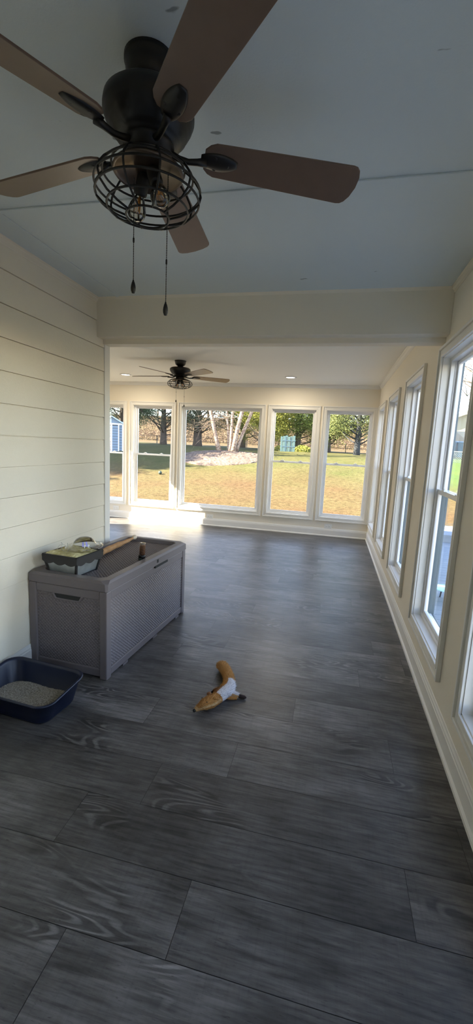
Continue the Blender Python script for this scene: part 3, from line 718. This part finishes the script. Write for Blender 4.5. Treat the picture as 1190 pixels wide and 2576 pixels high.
vs = []; 
for (hx_, hy_, r_), zf in levels:
    for x, y in rrect(hx_, hy_, r_): vs.append((x, y, zf(x, y)))
K = len(rrect(1, 1, .1)); nl = len(levels)
fs = [(i*K+k, i*K+(k+1) % K, (i+1)*K+(k+1) % K, (i+1)*K+k) for i in range(nl-1) for k in range(K)]+[tuple(range(K))[::-1], tuple((nl-1)*K+k for k in range(K))]
MB().add(vs, fs, smooth=True).build('pan_shell', M_pan, pan)
lt = MB(); nx, ny = 90, 60; vs = []; rnd = random.Random(1)
for i in range(nx+1):
    for j in range(ny+1):
        u, v_ = -1+2*i/nx, -1+2*j/ny
        x, y = u*(PX-.052), v_*(PY-.046)
        # keep inside the rounded corners
        k_ = 1-.12*(abs(u)*abs(v_))**3; x *= k_; y *= k_
        z = .030+.024*math.exp(-((x-.11)**2/.006+(y+.0)**2/.012))+.020*math.exp(-((x+.03)**2/.016+(y+.09)**2/.002))-.024*math.exp(-((x+.02)**2/.004+(y-.035)**2/.0016))
        z += .006*math.sin(21*x+3*y)*math.sin(26*y+1)+rnd.uniform(-.0018, .0018)
        vs.append((x, y, max(z, .0095)))
lt.add(vs, [(i*(ny+1)+j, (i+1)*(ny+1)+j, (i+1)*(ny+1)+j+1, i*(ny+1)+j+1) for i in range(nx) for j in range(ny)])
lo = lt.build('litter', M_litter); lo.location = pan.location; lo.rotation_euler = pan.rotation_euler
tag(lo, 'loose grey-brown clay litter scooped into mounds inside the navy pan', 'litter'); lo['kind'] = 'stuff'

# ------------------------------------------------------------------ plush toy
TAN, LT, WH, BRN = (.50, .25, .075), (.64, .42, .20), (.74, .72, .74), (.24, .10, .035)
toy = thing('plush_fox', 'flat tan and white plush fox dog toy lying on the grey plank floor', 'toy', (-.52, 2.2, 0))
def furry(name, pts, rad, colf, parent, flat=.8, n=2600, fl=.012, seed=1, seg=18):
    """closed tube body with tapered fur strands growing from it"""
    rnd = random.Random(seed); base = Vector(parent.location); P = [Vector(p_)-base for p_ in pts]
    # resample with catmull-rom
    Q = []; Rr = []
    for i in range(len(P)-1):
        p0, p1, p2, p3 = P[max(i-1, 0)], P[i], P[i+1], P[min(i+2, len(P)-1)]
        for k in range(6):
            t = k/6; Q.append(.5*((2*p1)+(p2-p0)*t+(2*p0-5*p1+4*p2-p3)*t*t+(3*p1-p0-3*p2+p3)*t**3)); Rr.append(rad[i]*(1-t)+rad[i+1]*t)
    Q.append(P[-1]); Rr.append(rad[-1])
    n_ = len(Q); mb = MB(); rings = []
    for i in range(n_):
        t = (Q[min(i+1, n_-1)]-Q[max(i-1, 0)]).normalized(); s_ = t.cross(Vector((0, 0, 1))).normalized(); u = s_.cross(t)
        rings.append((Q[i], s_, u, t))
    vs = []
    for i in range(n_):
        q, s_, u, t = rings[i]
        for k in range(seg):
            a_ = 2*PI*k/seg; r_ = Rr[i]*(1+rnd.uniform(-.05, .05)); vs.append(q+s_*math.cos(a_)*r_+u*math.sin(a_)*r_*flat)
    o_ = len(mb.v); mb.v += [tuple(v_) for v_ in vs]
    for i in range(n_-1):
        for k in range(seg):
            mb.f.append((i*seg+k, i*seg+(k+1) % seg, (i+1)*seg+(k+1) % seg, (i+1)*seg+k)); mb.c.append(colf(i/(n_-1), 2*PI*(k+.5)/seg, rnd)); mb.sm.append(True)
    for e_, fl_ in ((0, tuple(range(seg))[::-1]), (1, tuple((n_-1)*seg+k for k in range(seg)))): mb.f.append(fl_); mb.c.append(colf(float(e_), 0, rnd)); mb.sm.append(True)
    for _ in range(n):
        x = rnd.uniform(0, n_-1.001); i = int(x); a_ = rnd.uniform(-.35, PI+.35); q, s_, u, t = rings[i]
        r_ = Rr[i]*(1-x+i)+Rr[i+1]*(x-i); q = rings[i][0].lerp(rings[i+1][0], x-i)
        nrm = (s_*math.cos(a_)+u*math.sin(a_)*flat).normalized(); root = q+s_*math.cos(a_)*r_*.95+u*math.sin(a_)*r_*flat*.95
        l_ = fl*rnd.uniform(.6, 1.25)*(1 if Rr[i] > .012 else .6); tip = root+nrm*l_*.65+t*l_*.6+Vector((rnd.uniform(-1, 1), rnd.uniform(-1, 1), rnd.uniform(-.3, .6)))*l_*.35
        if tip.z < .002: tip.z = .002
        w_ = t.cross(nrm).normalized()*.0011
        c_ = colf(x/(n_-1), a_ % (2*PI), rnd); j_ = rnd.uniform(.8, 1.25); c_ = tuple(min(1, v_*j_) for v_ in c_)
        mb.add([root-w_, root+w_, tip], [(0, 1, 2)], c_)
    return mb.build(name, M_fur, parent, recalc=False)
def bodycol(t, a_, rnd):
    # t from the snout to the tail tip; a_: side angle (0 = right hand side of travel)
    if t < .05: return LT
    if t < .34: return TAN if a_ > .5 else LT
    if .36 < t < .66: return WH if (a_ < 1.75 or a_ > 5.2) else (BRN if t < .47 and a_ > 1.9 and a_ < 2.4 else TAN)
    if t > .93: return LT
    return TAN
furry('body', [(-.612, 1.990, .018), (-.598, 2.006, .024), (-.575, 2.030, .032), (-.548, 2.062, .034), (-.530, 2.100, .030), (-.512, 2.145, .034), (-.492, 2.190, .036), (-.488, 2.235, .033), (-.500, 2.290, .030), (-.520, 2.350, .030), (-.556, 2.410, .034), (-.588, 2.455, .032), (-.600, 2.478, .024)],
      [.010, .018, .034, .040, .034, .040, .044, .038, .032, .033, .036, .034, .016], bodycol, toy, n=5200)
MB().lathe([(.001, -.009), (.007, -.007), (.0078, 0), (.006, .006), (.001, .0078)], 16, Matrix.Translation(Vector((-.6165, 1.986, .018))-Vector(toy.location))).build('nose', M_nose, toy)
for e_ in ((-.588, 2.046, .062), (-.552, 2.020, .060)):
    MB().lathe([(.001, -.003), (.0026, -.002), (.0026, .002), (.001, .003)], 10, Matrix.Translation(Vector(e_)+Vector((-.004, -.006, .0))-Vector(toy.location))).build('eye', M_nose, toy)
furry('ear', [(-.558, 2.082, .058), (-.568, 2.094, .058), (-.576, 2.106, .048)], [.006, .012, .004], lambda t, a_, r_: BRN, toy, n=160, fl=.008, seed=3, seg=10)
furry('ear', [(-.530, 2.052, .060), (-.522, 2.062, .060), (-.514, 2.072, .050)], [.006, .012, .004], lambda t, a_, r_: TAN, toy, n=160, fl=.008, seed=4, seg=10)
lg = furry('leg', [(-.488, 2.190, .026), (-.462, 2.190, .024), (-.436, 2.188, .020), (-.418, 2.188, .017)], [.026, .022, .019, .015], lambda t, a_, r_: WH if a_ > .7 else LT, toy, n=700, fl=.009, seed=6)
base = Vector(toy.location)
MB().tube([Vector(q_)-base for q_ in ((-.420, 2.189, .015), (-.405, 2.190, .013), (-.385, 2.193, .011), (-.374, 2.195, .009))], [.011, .0115, .010, .004], 14).build('foot', M_foot, lg)
lg = furry('leg', [(-.500, 2.165, .016), (-.470, 2.160, .013), (-.440, 2.165, .012), (-.425, 2.170, .011)], [.016, .013, .011, .009], lambda t, a_, r_: TAN, toy, n=260, fl=.008, seed=9, seg=12)
lg = furry('leg', [(-.530, 2.190, .026), (-.552, 2.196, .020), (-.566, 2.196, .015)], [.024, .018, .010], lambda t, a_, r_: BRN, toy, n=300, fl=.009, seed=7, seg=12)
MB().tube([Vector(q_)-base for q_ in ((-.562, 2.194, .014), (-.572, 2.190, .012), (-.580, 2.186, .009))], [.009, .009, .004], 12).build('foot', M_foot, lg)

# ------------------------------------------------------------------ outside: ground
ZP = [(-12, -.42), (6, -.42), (8, -.38), (11, -.10), (13, .20), (16, .65), (19, 1.03), (22, 1.17), (27, 1.24), (34, 1.28), (60, 1.5), (75, 3.0), (100, 7.5), (130, 9.5)]
def gz(y): return float(np.interp(y, [q_[0] for q_ in ZP], [q_[1] for q_ in ZP]))
def smooth_gz(y): return sum(gz(y+d_) for d_ in (-1, -.5, 0, .5, 1))/5
ys = list(np.concatenate([np.arange(-30, 8, 2.0), np.arange(8, 36, .5), np.arange(36, 140, 4.0)])); xs = list(np.concatenate([np.arange(-70, -16, 6.0), np.arange(-16, 10, 1.0), np.arange(10, 90, 6.0)]))
g = MB(); g.add([(x, y, smooth_gz(y)+.03*math.sin(x*.9)*math.sin(y*.7)) for x in xs for y in ys], [(i*len(ys)+j, (i+1)*len(ys)+j, (i+1)*len(ys)+j+1, i*len(ys)+j+1) for i in range(len(xs)-1) for j in range(len(ys)-1)], smooth=True)
g.build('ground', M_lawn, kind='structure')

# mulch bed
mb = MB(); cx, cy, rx, ry = -4.62, 18.0, 1.95, 2.2; N_ = 28; rnd = random.Random(2); vs = [(cx, cy+.7, smooth_gz(cy+.7)+.14)]
for i in range(1, N_+1):
    for k in range(60):
        a_ = 2*PI*k/60; q_ = i/N_; x, y = cx+rx*q_*math.cos(a_)*(1+.04*math.sin(5*a_)), cy+ry*q_*math.sin(a_)*(1+.05*math.sin(3*a_+1)); vs.append((x, y, smooth_gz(y)+.03*math.sin(x*.9)*math.sin(y*.7)+.14*(1-q_**2)+rnd.uniform(-.015, .025)+(.012 if i < N_ else -.06)))
fs = [(0, 1+k, 1+(k+1) % 60) for k in range(60)]+[(1+(i-1)*60+k, 1+i*60+k, 1+i*60+(k+1) % 60, 1+(i-1)*60+(k+1) % 60) for i in range(1, N_) for k in range(60)]
tag(mb.add(vs, fs).build('mulch_bed', M_mulch), 'oval bed of pinkish-brown mulch around the clump of birch trunks', 'mulch bed')['kind'] = 'stuff'

# birch clump: five trunks, each with bare branches
rnd = random.Random(11)
def twigs(mb, p_, d_, L_, r_, depth, rnd, droop=0.0):
    n_ = 4; pts = [p_]; dd = d_.normalized()
    for i in range(n_):
        dd = (dd+Vector((rnd.uniform(-.25, .25), rnd.uniform(-.25, .25), rnd.uniform(-.18, .22)-droop))).normalized(); pts.append(pts[-1]+dd*L_/n_)
    mb.tube(pts, [r_*(1-.7*i/n_) for i in range(n_+1)], 5 if r_ < .03 else 7)
    if depth:
        for _ in range(3 if depth > 1 else 4):
            k = rnd.randint(1, n_); q_ = pts[k]; nd_ = (dd+Vector((rnd.uniform(-.9, .9), rnd.uniform(-.9, .9), rnd.uniform(-.6, .7)))).normalized()
            twigs(mb, q_, nd_, L_*rnd.uniform(.45, .7), r_*.5, depth-1, rnd, droop)
bz = smooth_gz(19)+.10
bt_ = thing('birch_tree', 'multi-trunk pale birch clump with peeling bark standing in the mulch bed', 'tree', (-4.75, 19.0, bz))
trunks = [((-.30, -.10), (-.86, -.1), .100), ((.02, .12), (-.13, .2), .060), ((.10, -.02), (.20, .0), .075), ((.26, -.12), (.62, -.1), .105), ((.36, .05), (.98, .15), .085)]
for (x0, y0), (x1_, y1_), r_ in trunks:
    Hh = 1.9; pts = []; rr = []
    for i in range(13):
        u = i/12*3.6; pts.append((x0+(x1_-x0)*u+.03*math.sin(u*4+x0*9), y0+(y1_-y0)*u, -.12+Hh*u)); rr.append(r_*(1.25 if i == 0 else 1)*(1-.2*u/1))
    rr = [max(.02, v_) for v_ in rr]
    tr = MB().tube(pts, rr, 14).build('trunk', M_birch, bt_)
    br = MB()
    for k in range(9):
        i = rnd.randint(2, 8); a_ = rnd.uniform(0, 2*PI); twigs(br, Vector(pts[i]), Vector((math.cos(a_), math.sin(a_)*.7, rnd.uniform(-.15, .6))), rnd.uniform(1.2, 2.6), .016, 2, rnd, .03)
    br.build('branches', M_twig, tr)

# evergreen cedars: trunk, bare radiating limbs, crown of foliage sprays
def cedar(x, y, h, rad, label, c1, c2, seed, lowbranch=1.2, nleaf=9000, tr=.22, bark=M_bark, lean=0, clear=.9, big=1.0, full=False):
    rnd = random.Random(seed); npr = np.random.RandomState(seed); z0 = smooth_gz(y)
    t = thing('cedar_tree', label, 'tree', (x, y, z0), 0, None)
    MB().tube([(0, 0, -.2), (0, 0, .3), (lean*.3, 0, 1.2), (lean*.6, 0, h*.5), (lean, 0, h*.93)], [tr*1.25, tr, tr*.85, tr*.5, .03], 12).build('trunk', bark, t)
    lb = MB(); tips = []
    nb = 46
    for k in range(nb):
        zb = lowbranch*.5+(h*.85-lowbranch*.5)*(k/nb)**1.1; a_ = k*2.4+rnd.uniform(-.4, .4)
        pr = (zb-lowbranch*.5)/(h-lowbranch*.5); L_ = rad*(1-pr**(5 if full else 2.6))*rnd.uniform(.7, 1.05)+.25
        el = rnd.uniform(.15, .75); pts = [Vector((lean*zb/h, 0, zb))]
        for i in range(5):
            e_ = el+.10*i; pts.append(pts[-1]+Vector((math.cos(a_)*math.cos(e_), math.sin(a_)*math.cos(e_), math.sin(e_)))*L_/5); a_ += rnd.uniform(-.15, .15)
        lb.tube(pts, [.045-.008*i for i in range(6)], 5)
        for _ in range(4):
            q_ = pts[rnd.randint(2, 5)]; lb.tube([q_, q_+Vector((rnd.uniform(-.5, .5), rnd.uniform(-.5, .5), rnd.uniform(-.1, .5)))*.9], [.015, .005], 4)
        tips += [(pts[i], pr) for i in (3, 4, 5)]
    lb.build('limbs', bark, t)
    tips = [q_ for q_ in tips if q_[0].z > lowbranch*clear]
    # foliage: many small kites in clusters about the limb ends
    T_ = np.array([list(q_[0]) for q_ in tips]); idx = npr.randint(0, len(T_), nleaf//26+1)
    cc = T_[idx]+npr.normal(0, .30, (len(idx), 3)); cc = np.repeat(cc, 26, 0)[:nleaf]; sh = np.repeat(npr.rand(len(idx)), 26)[:nleaf]
    P_ = cc+npr.normal(0, .17, cc.shape)*np.array([1.1, 1.1, .8])
    d1 = npr.normal(0, 1, P_.shape); d1[:, 2] = np.abs(d1[:, 2])*.6; d1 /= np.linalg.norm(d1, axis=1)[:, None]
    d2 = np.cross(d1, npr.normal(0, 1, P_.shape)); d2 /= np.linalg.norm(d2, axis=1)[:, None]
    s_ = npr.uniform(.028, .062, (nleaf, 1))*big; V = np.stack([P_-d1*s_, P_+d2*s_*.25, P_+d1*s_*1.7, P_-d2*s_*.25], 1).reshape(-1, 3)
    me = bpy.data.meshes.new('foliage'); me.vertices.add(len(V)); me.vertices.foreach_set('co', V.ravel())
    me.loops.add(nleaf*4); me.loops.foreach_set('vertex_index', np.arange(nleaf*4)); me.polygons.add(nleaf); me.polygons.foreach_set('loop_start', np.arange(nleaf)*4)
    me.polygons.foreach_set('loop_total', np.full(nleaf, 4)); me.update(calc_edges=True)
    mixf = np.clip(sh*.7+npr.rand(nleaf)*.4, 0, 1)[:, None]; colr = np.array(c1)*(1-mixf)+np.array(c2)*mixf
    at = me.color_attributes.new('col', 'FLOAT_COLOR', 'CORNER'); at.data.foreach_set('color', np.repeat(np.concatenate([colr, np.ones((nleaf, 1))], 1), 4, 0).ravel().astype(np.float32))
    me.materials.append(M_leaf); o_ = bpy.data.objects.new('foliage', me); COL.objects.link(o_); o_.parent = t
    return t
DK, DK2 = (.022, .040, .020), (.055, .085, .038)  # shade on the left cedars put into these dark leaf colours
YG, YG2 = (.055, .085, .016), (.27, .25, .03)
cedar(-15.6, 29.5, 6, 3.2, 'dark evergreen tree behind the small blue shed', DK, DK2, 21, .5, 60000)
cedar(-11.2, 27.0, 6, 3.0, 'dark green cedar with radiating low limbs, seen through the second far window', DK, DK2, 22, 1.2, 52000)
cedar(-9.0, 27.6, 6, 2.6, 'dark cedar with a dark trunk at the left edge of the picture window', DK, (.10, .11, .06), 23, 1.3, 50000, tr=.30)
cedar(-6.4, 30.0, 6, 2.9, 'shaded cedar with bare low limbs directly behind the birch clump', DK, (.10, .10, .05), 24, 1.3, 46000)
cedar(-4.35, 26.5, 6, 2.1, 'yellow-green sunlit cedar at the right edge of the picture window', YG, YG2, 25, .6, 75000)
cedar(-2.35, 28.0, 6, 2.3, 'bright green cedar right behind the stack of pale teal panels', (.06, .10, .025), (.17, .21, .04), 26, .7, 75000)
cedar(-.45, 29.5, 6, 2.1, 'loose yellow-green cedar between the two right-hand far windows', YG, YG2, 27, .7, 70000)
cedar(1.25, 25.0, 6, 2.6, 'cedar with a thick blue-grey trunk, framed in the right-hand far window', (.045, .075, .025), (.18, .19, .05), 28, 1.0, 70000, tr=.17, bark=mat('blue_grey_bark', (.018, .021, .024), .9, bump=(10, 1)))
cedar(3.6, 30.0, 6, 2.4, 'green cedar just outside the far right corner of the porch', YG, YG2, 29, .8, 40000)
for k_, (x_, y_, h_, lab_) in enumerate(((-19, 8.4, 8.2, 'shortest and nearest of the dark evergreens left of the yard'), (-18.8, 11.6, 10.2, 'second of the dark evergreens along the left side of the yard'), (-18.2, 14.6, 11, 'third of the dark evergreens along the left side of the yard'),
        (-17.8, 17.6, 11, 'fourth dark evergreen on the left, level with the shed'), (-17.6, 20.6, 11, 'fifth dark evergreen on the left, just beyond the shed'), (-17.4, 23.6, 11, 'farthest dark evergreen along the left side of the yard'))):
    cedar(x_, y_, h_, 2.4, lab_, DK, DK2, 60+k_, .5, 24000, clear=.4, big=3.4, full=True)

cedar(10.2, -3.6, 7, 2.3, 'unseen dark evergreen added right of the house to block sky, farther back than its neighbour', DK, DK2, 83, .5, 9000, clear=.4, big=4.0, full=True)  # both out-of-view trees added to cut sky light on the left wall
cedar(10.6, 2.2, 6.5, 2.1, 'unseen dark evergreen added right of the house to block sky, nearer the yard end', DK, DK2, 82, .5, 9000, clear=.4, big=4.0, full=True)

# low shrub at foot of the teal panels
def shrub(x, y, r_, label, c1, c2, seed, name='shrub'):
    npr = np.random.RandomState(seed); n_ = 1500; P_ = npr.normal(0, 1, (n_, 3)); P_ /= np.linalg.norm(P_, axis=1)[:, None]; P_ *= (npr.rand(n_, 1)**.4)*r_; P_[:, 2] = np.abs(P_[:, 2])*.8
    d1 = npr.normal(0, 1, P_.shape); d1 /= np.linalg.norm(d1, axis=1)[:, None]; d2 = np.cross(d1, npr.normal(0, 1, P_.shape)); d2 /= np.linalg.norm(d2, axis=1)[:, None]
    mb = MB()
    for i in range(n_):
        m_ = npr.rand(); c_ = tuple(np.array(c1)*(1-m_)+np.array(c2)*m_); s_ = .06
        mb.add([P_[i]-d1[i]*s_, P_[i]+d2[i]*s_*.4, P_[i]+d1[i]*s_, P_[i]-d2[i]*s_*.4], [(0, 1, 2, 3)], c_)
    t = thing(name, label, 'shrub', (x, y, smooth_gz(y)-.03))
    mb.build('foliage', M_leaf, t, recalc=False); MB().tube([(0, 0, 0), (0, .02, r_*.6)], [.03, .01], 6).build('stem', M_bark, t)
shrub(-1.75, 24.6, .55, 'low yellow-green shrub right of the pale teal panels', YG, YG2, 5)
shrub(-2.95, 24.3, .45, 'low dull green shrub left of the pale teal panels', (.12, .13, .05), YG2, 6)

# stack of pale panels strapped upright
pt_ = thing('panel_stack', 'upright stack of pale teal plastic panels standing on the lawn by the cedars', 'panels', (-2.50, 23.6, smooth_gz(23.6)-.02), math.radians(12))
for k in range(6):
    MB().box((-.40+.135*k, -.02-.02*(k % 2), .0), (-.40+.135*k+.12, .04, .84+.03*((k*7) % 3))).build('panel', M_panel, pt_, bevel=.01)
MB().box((-.42, -.055, .30), (.42, -.045, .33)).box((-.42, -.055, .62), (.42, -.045, .65)).box((-.15, -.058, 0), (-.12, -.047, .86)).build('strap', M_bin, pt_)

# shed
sx0, sy0 = -10.20, 18.4; sz = smooth_gz(sy0)-.14
sh_ = thing('garden_shed', 'small blue-grey garden shed with white trim on the shaded lawn at left', 'shed', (sx0, sy0, sz), math.radians(27))
wd, dp, eh, ah = 1.02, 1.2, 1.34, 1.60
for_ = MB(); k = 0; z = 0
while z < eh:
    for_.box((-wd/2, -dp/2-.010, z), (wd/2, -dp/2+.02, z+.104)); for_.box((wd/2-.02, -dp/2, z), (wd/2+.010, dp/2, z+.104)); z += .12
MB().box((-wd/2+.005, -dp/2+.005, 0), (wd/2-.005, dp/2-.005, eh)).build('shed_sheathing', M_dark, sh_); for_.prism([(-wd/2, eh), (wd/2, eh), (0, ah)], 1, -dp/2, dp/2)
for_.build('shed_wall', M_shed, sh_)
rf = MB()
for s_ in (-1, 1): rf.prism([(0, ah+.02), (0, ah+.07), (s_*(wd/2+.10), eh-.02), (s_*(wd/2+.10), eh-.07)], 1, -dp/2-.12, dp/2+.1)
rf.build('shed_roof', M_shedroof, sh_)
tm = MB()
for x in (-wd/2, wd/2-.05): tm.box((x, -dp/2-.03, 0), (x+.05, -dp/2-.012, eh))
tm.box((-wd/2, -dp/2-.03, eh-.06), (wd/2, -dp/2-.012, eh)); tm.build('corner_trim', M_shedtrim, sh_)
dr = MB(); [dr.box((-.30, -dp/2-.040, .04+.12*q_), (.30, -dp/2-.014, .04+.12*q_+.104)) for q_ in range(10)]; dd = dr.build('shed_door', M_shed, sh_)
d2_ = MB()
MB().box((-.28, -dp/2-.030, .02), (.28, -dp/2-.014, eh-.08)).build('door_seam', M_dark, dd)
for x in (-.33, -.025, .28): d2_.box((x, -dp/2-.055, .02), (x+.05, -dp/2-.026, eh-.06))
d2_.build('door_trim', M_shedtrim, dd)

# ball
MB_b = MB().lathe([(.001, -.062)]+[(.062*math.cos(a_), .062*math.sin(a_)) for a_ in np.linspace(-1.3, 1.3, 9)]+[(.001, .062)], 24)
bo = MB_b.build('ball', M_ball); bo.location = (-5.80, 13.75, smooth_gz(13.75)+.05)
tag(bo, 'small dark green ball lying on the tan lawn', 'ball')

# back fence: black rails on posts in front of the cedars
fn = thing('yard_fence', 'low black rail fence running behind the cedars', 'fence', (-4, 31.5, smooth_gz(31.5)))
posts = MB()
for k in range(19): MB().box((-24+k*2.4-.025, -.025, -.2), (-24+k*2.4+.025, .025, .62)).build('post', M_fence, fn)
for z in (.30, .58): MB().box((-24, -.012, z-.014), (20, .012, z+.014)).build('rail', M_fence, fn)

# bare winter woods on the rise behind
def wood(x, y, h, seed, label):
    rnd = random.Random(seed); t = thing('bare_tree', label, 'tree', (x, y, smooth_gz(y)-.2), 0, 'bare winter trees on the rise behind the yard')
    MB().tube([(0, 0, 0), (.1, 0, h*.5), (0, 0, h)], [.22, .14, .03], 7).build('trunk', M_woods, t)
    br = MB()
    for k in range(16):
        z = h*(.25+.7*k/16); a_ = rnd.uniform(0, 2*PI); twigs(br, Vector((0, 0, z)), Vector((math.cos(a_), math.sin(a_), rnd.uniform(.1, .8))), h*.32, .07, 2, rnd)
    br.build('branches', M_woods, t)
    return t
w0 = wood(0, 84, 9, 41, 'brown bare tree on the rise behind the yard')
rnd = random.Random(77)
def copy_tree(o, parent=None):
    c_ = o.copy(); COL.objects.link(c_)
    if parent: c_.parent = parent
    for ch_ in list(o.children): copy_tree(ch_, c_)
    return c_
w0.location = (-51, 84, smooth_gz(84)-.2)
for k in range(11):
    c_ = copy_tree(w0); x = -44+k*5.8+rnd.uniform(-.4, .4); y = 84+(k % 2)*4; c_.location = (x, y, smooth_gz(y)-.2); c_.rotation_euler = (0, 0, rnd.uniform(0, 6)); s_ = rnd.uniform(.8, 1.0); c_.scale = (s_,)*3
# brush behind the fence
hb = MB(); npr = np.random.RandomState(9)
for k in range(20000):
    x, y = npr.uniform(-44, 7), npr.uniform(58, 72); z = smooth_gz(y)+npr.rand()**1.6*3.2; d1 = npr.normal(0, 1, 3); d1 /= np.linalg.norm(d1); d2 = np.cross(d1, npr.normal(0, 1, 3)); d2 /= np.linalg.norm(d2); s_ = .20
    P_ = np.array([x, y, z]); m_ = npr.rand(); c_ = tuple(np.array((.05, .032, .020))*(1-m_)+np.array((.15, .095, .055))*m_)
    hb.add([P_-d1*s_*1.6, P_+d2*s_*.13, P_+d1*s_*1.6, P_-d2*s_*.13], [(0, 1, 2, 3)], c_)
tag(hb.build('brush', M_leaf, recalc=False), 'tangle of rust-brown winter brush beyond the back fence', 'brush')['kind'] = 'stuff'

# ------------------------------------------------------------------ outside right: deck, neighbour
dk = MB()
y = -3.0
while y < 10.2:
    dk.box((XR+T+.01, y+.003, -.19), (3.9, y+.137, -.16)); y += .14
dk.box((XR+T+.01, 10.2, -.36), (3.9, 10.26, -.15)); dk.box((3.86, -3, -.36), (3.92, 10.26, -.15))
tag(dk.build('outside_deck', M_deck), 'blue-grey board deck outside the right-hand windows', 'deck')
dk = MB(); dk.box((XR+.6, 8.3, -.159), (3.5, 8.75, -.02)); tag(dk.build('deck_step', M_deck), 'long low step on the deck near its far edge', 'step')
bw = thing('glass_side_table', 'small round pale glass-topped table on the deck outside the nearest window', 'table', (1.36, 4.90, -.16))
MB().lathe([(.001, .13), (.155, .13), (.165, .134), (.165, .140), (.155, .143), (.001, .143)], 40).build('table_top', mat('frosted_teal_glass', (.35, .62, .62), .12), bw)
for k in range(3):
    a_ = k*2*PI/3; MB().tube([(.12*math.cos(a_), .12*math.sin(a_), 0), (.10*math.cos(a_), .10*math.sin(a_), .131)], .008, 8).build('leg', M_fan, bw)

cf = thing('chain_link_fence', 'grey chain-link fence across the green lawn seen through the nearest window', 'fence', (0, 21, 0))
zf = 1.0
for k in range(9): MB().tube([(3.6+k*1.6, 0, zf), (3.6+k*1.6, 0, zf+.62)], .02, 8).build('post', M_wire, cf)
fm = MB(); fm.tube([(3.4, 0, zf+.60), (16.6, 0, zf+.60)], .016, 8)
for k in range(150):
    x = 3.4+k*.088; fm.tube([(x, 0, zf+.03), (x+.58, 0, zf+.60)], .004, 4); fm.tube([(x+.58, .01, zf+.03), (x, .01, zf+.60)], .004, 4)
fm.build('mesh', mat('galvanized_mesh', (.22, .27, .27), .5, metal=.3), cf)
nb_ = thing('neighbour_house', 'cream neighbouring house with a gable roof beyond the chain-link fence', 'house', (13.6, 46, smooth_gz(46)))
hw_ = MB(); hw_.box((-5, -4, -.3), (7, 4, 2.7)); hw_.prism([(-5, 2.7), (7, 2.7), (1, 5.0)], 1, -4, 4); hw_.build('house_wall', M_brick, nb_)
rf = MB()
for s_ in (-1, 1): rf.prism([(1, 5.02), (1, 5.3), (1+s_*6.6, 2.75), (1+s_*6.6, 2.45)], 1, -4.5, 4.5)
rf.build('house_roof', M_roofn, nb_)
wn = MB()
for x in (-3.4, -.4, 3): wn.box((x, -4.06, .9), (x+1.3, -3.98, 2.2))
for x in (-3.4, -.4, 3): MB().box((x, -4.06, .9), (x+1.3, -3.98, 2.2)).build('house_window', mat('dark_pane', (.03, .04, .05), .15), nb_)
MB().box((-6.9, -6, -.2), (-5.2, -2, 3.6)).build('house_wing', M_roofn, nb_)
for k, (x, y) in enumerate(((6.9, 28.6), (7.62, 28.8), (8.34, 28.7))):
    b_ = thing('wheeled_bin', ['slate blue wheeled bin, leftmost of the row behind the chain-link fence', 'slate blue wheeled bin in the middle of the row behind the fence', 'slate blue wheeled bin, rightmost of the row behind the fence'][k], 'bin', (x, y, smooth_gz(y)), 0, 'bins behind the chain-link fence')
    m_ = MB(); m_.add([(-.22, -.24, .06), (.22, -.24, .06), (.22, .24, .06), (-.22, .24, .06), (-.30, -.33, .95), (.30, -.33, .95), (.30, .33, .95), (-.30, .33, .95)], [(3, 2, 1, 0), (4, 5, 6, 7), (0, 1, 5, 4), (1, 2, 6, 5), (2, 3, 7, 6), (3, 0, 4, 7)]); m_.build('bin_body', M_bin, b_, bevel=.02)
    MB().prism([(-.36, .95), (.36, .95), (.34, 1.0), (0, 1.06), (-.34, 1.0)], 0, -.32, .32).build('bin_lid', M_bin, b_, bevel=.01)
    for s_ in (-1, 1): MB().lathe([(.02, -.03), (.12, -.03), (.12, .03), (.02, .03)], 16, Matrix.Translation((s_*.24, .27, .12)) @ Matrix.Rotation(PI/2, 4, 'Y')).build('wheel', M_dark, b_)
# bare tree on the right reaching over the sky
rt_ = thing('bare_tree', 'bare branching tree against the sky above the neighbouring house', 'tree', (8.4, 24.5, smooth_gz(24.5)-.1))
rnd = random.Random(51); MB().tube([(0, 0, 0), (.1, 0, 2), (.0, .1, 4.5), (-.1, 0, 7.5)], [.24, .2, .13, .05], 10).build('trunk', M_bark, rt_)
br = MB()
for k in range(18):
    z = 1.6+5.4*k/18; a_ = rnd.uniform(0, 2*PI) if k % 2 else rnd.uniform(2.2, 4.0); twigs(br, Vector((0, 0, z)), Vector((math.cos(a_), math.sin(a_)*.6, rnd.uniform(.0, .6))), rnd.uniform(2.4, 4.2), .045, 3, rnd)
br.build('branches', M_twig, rt_)
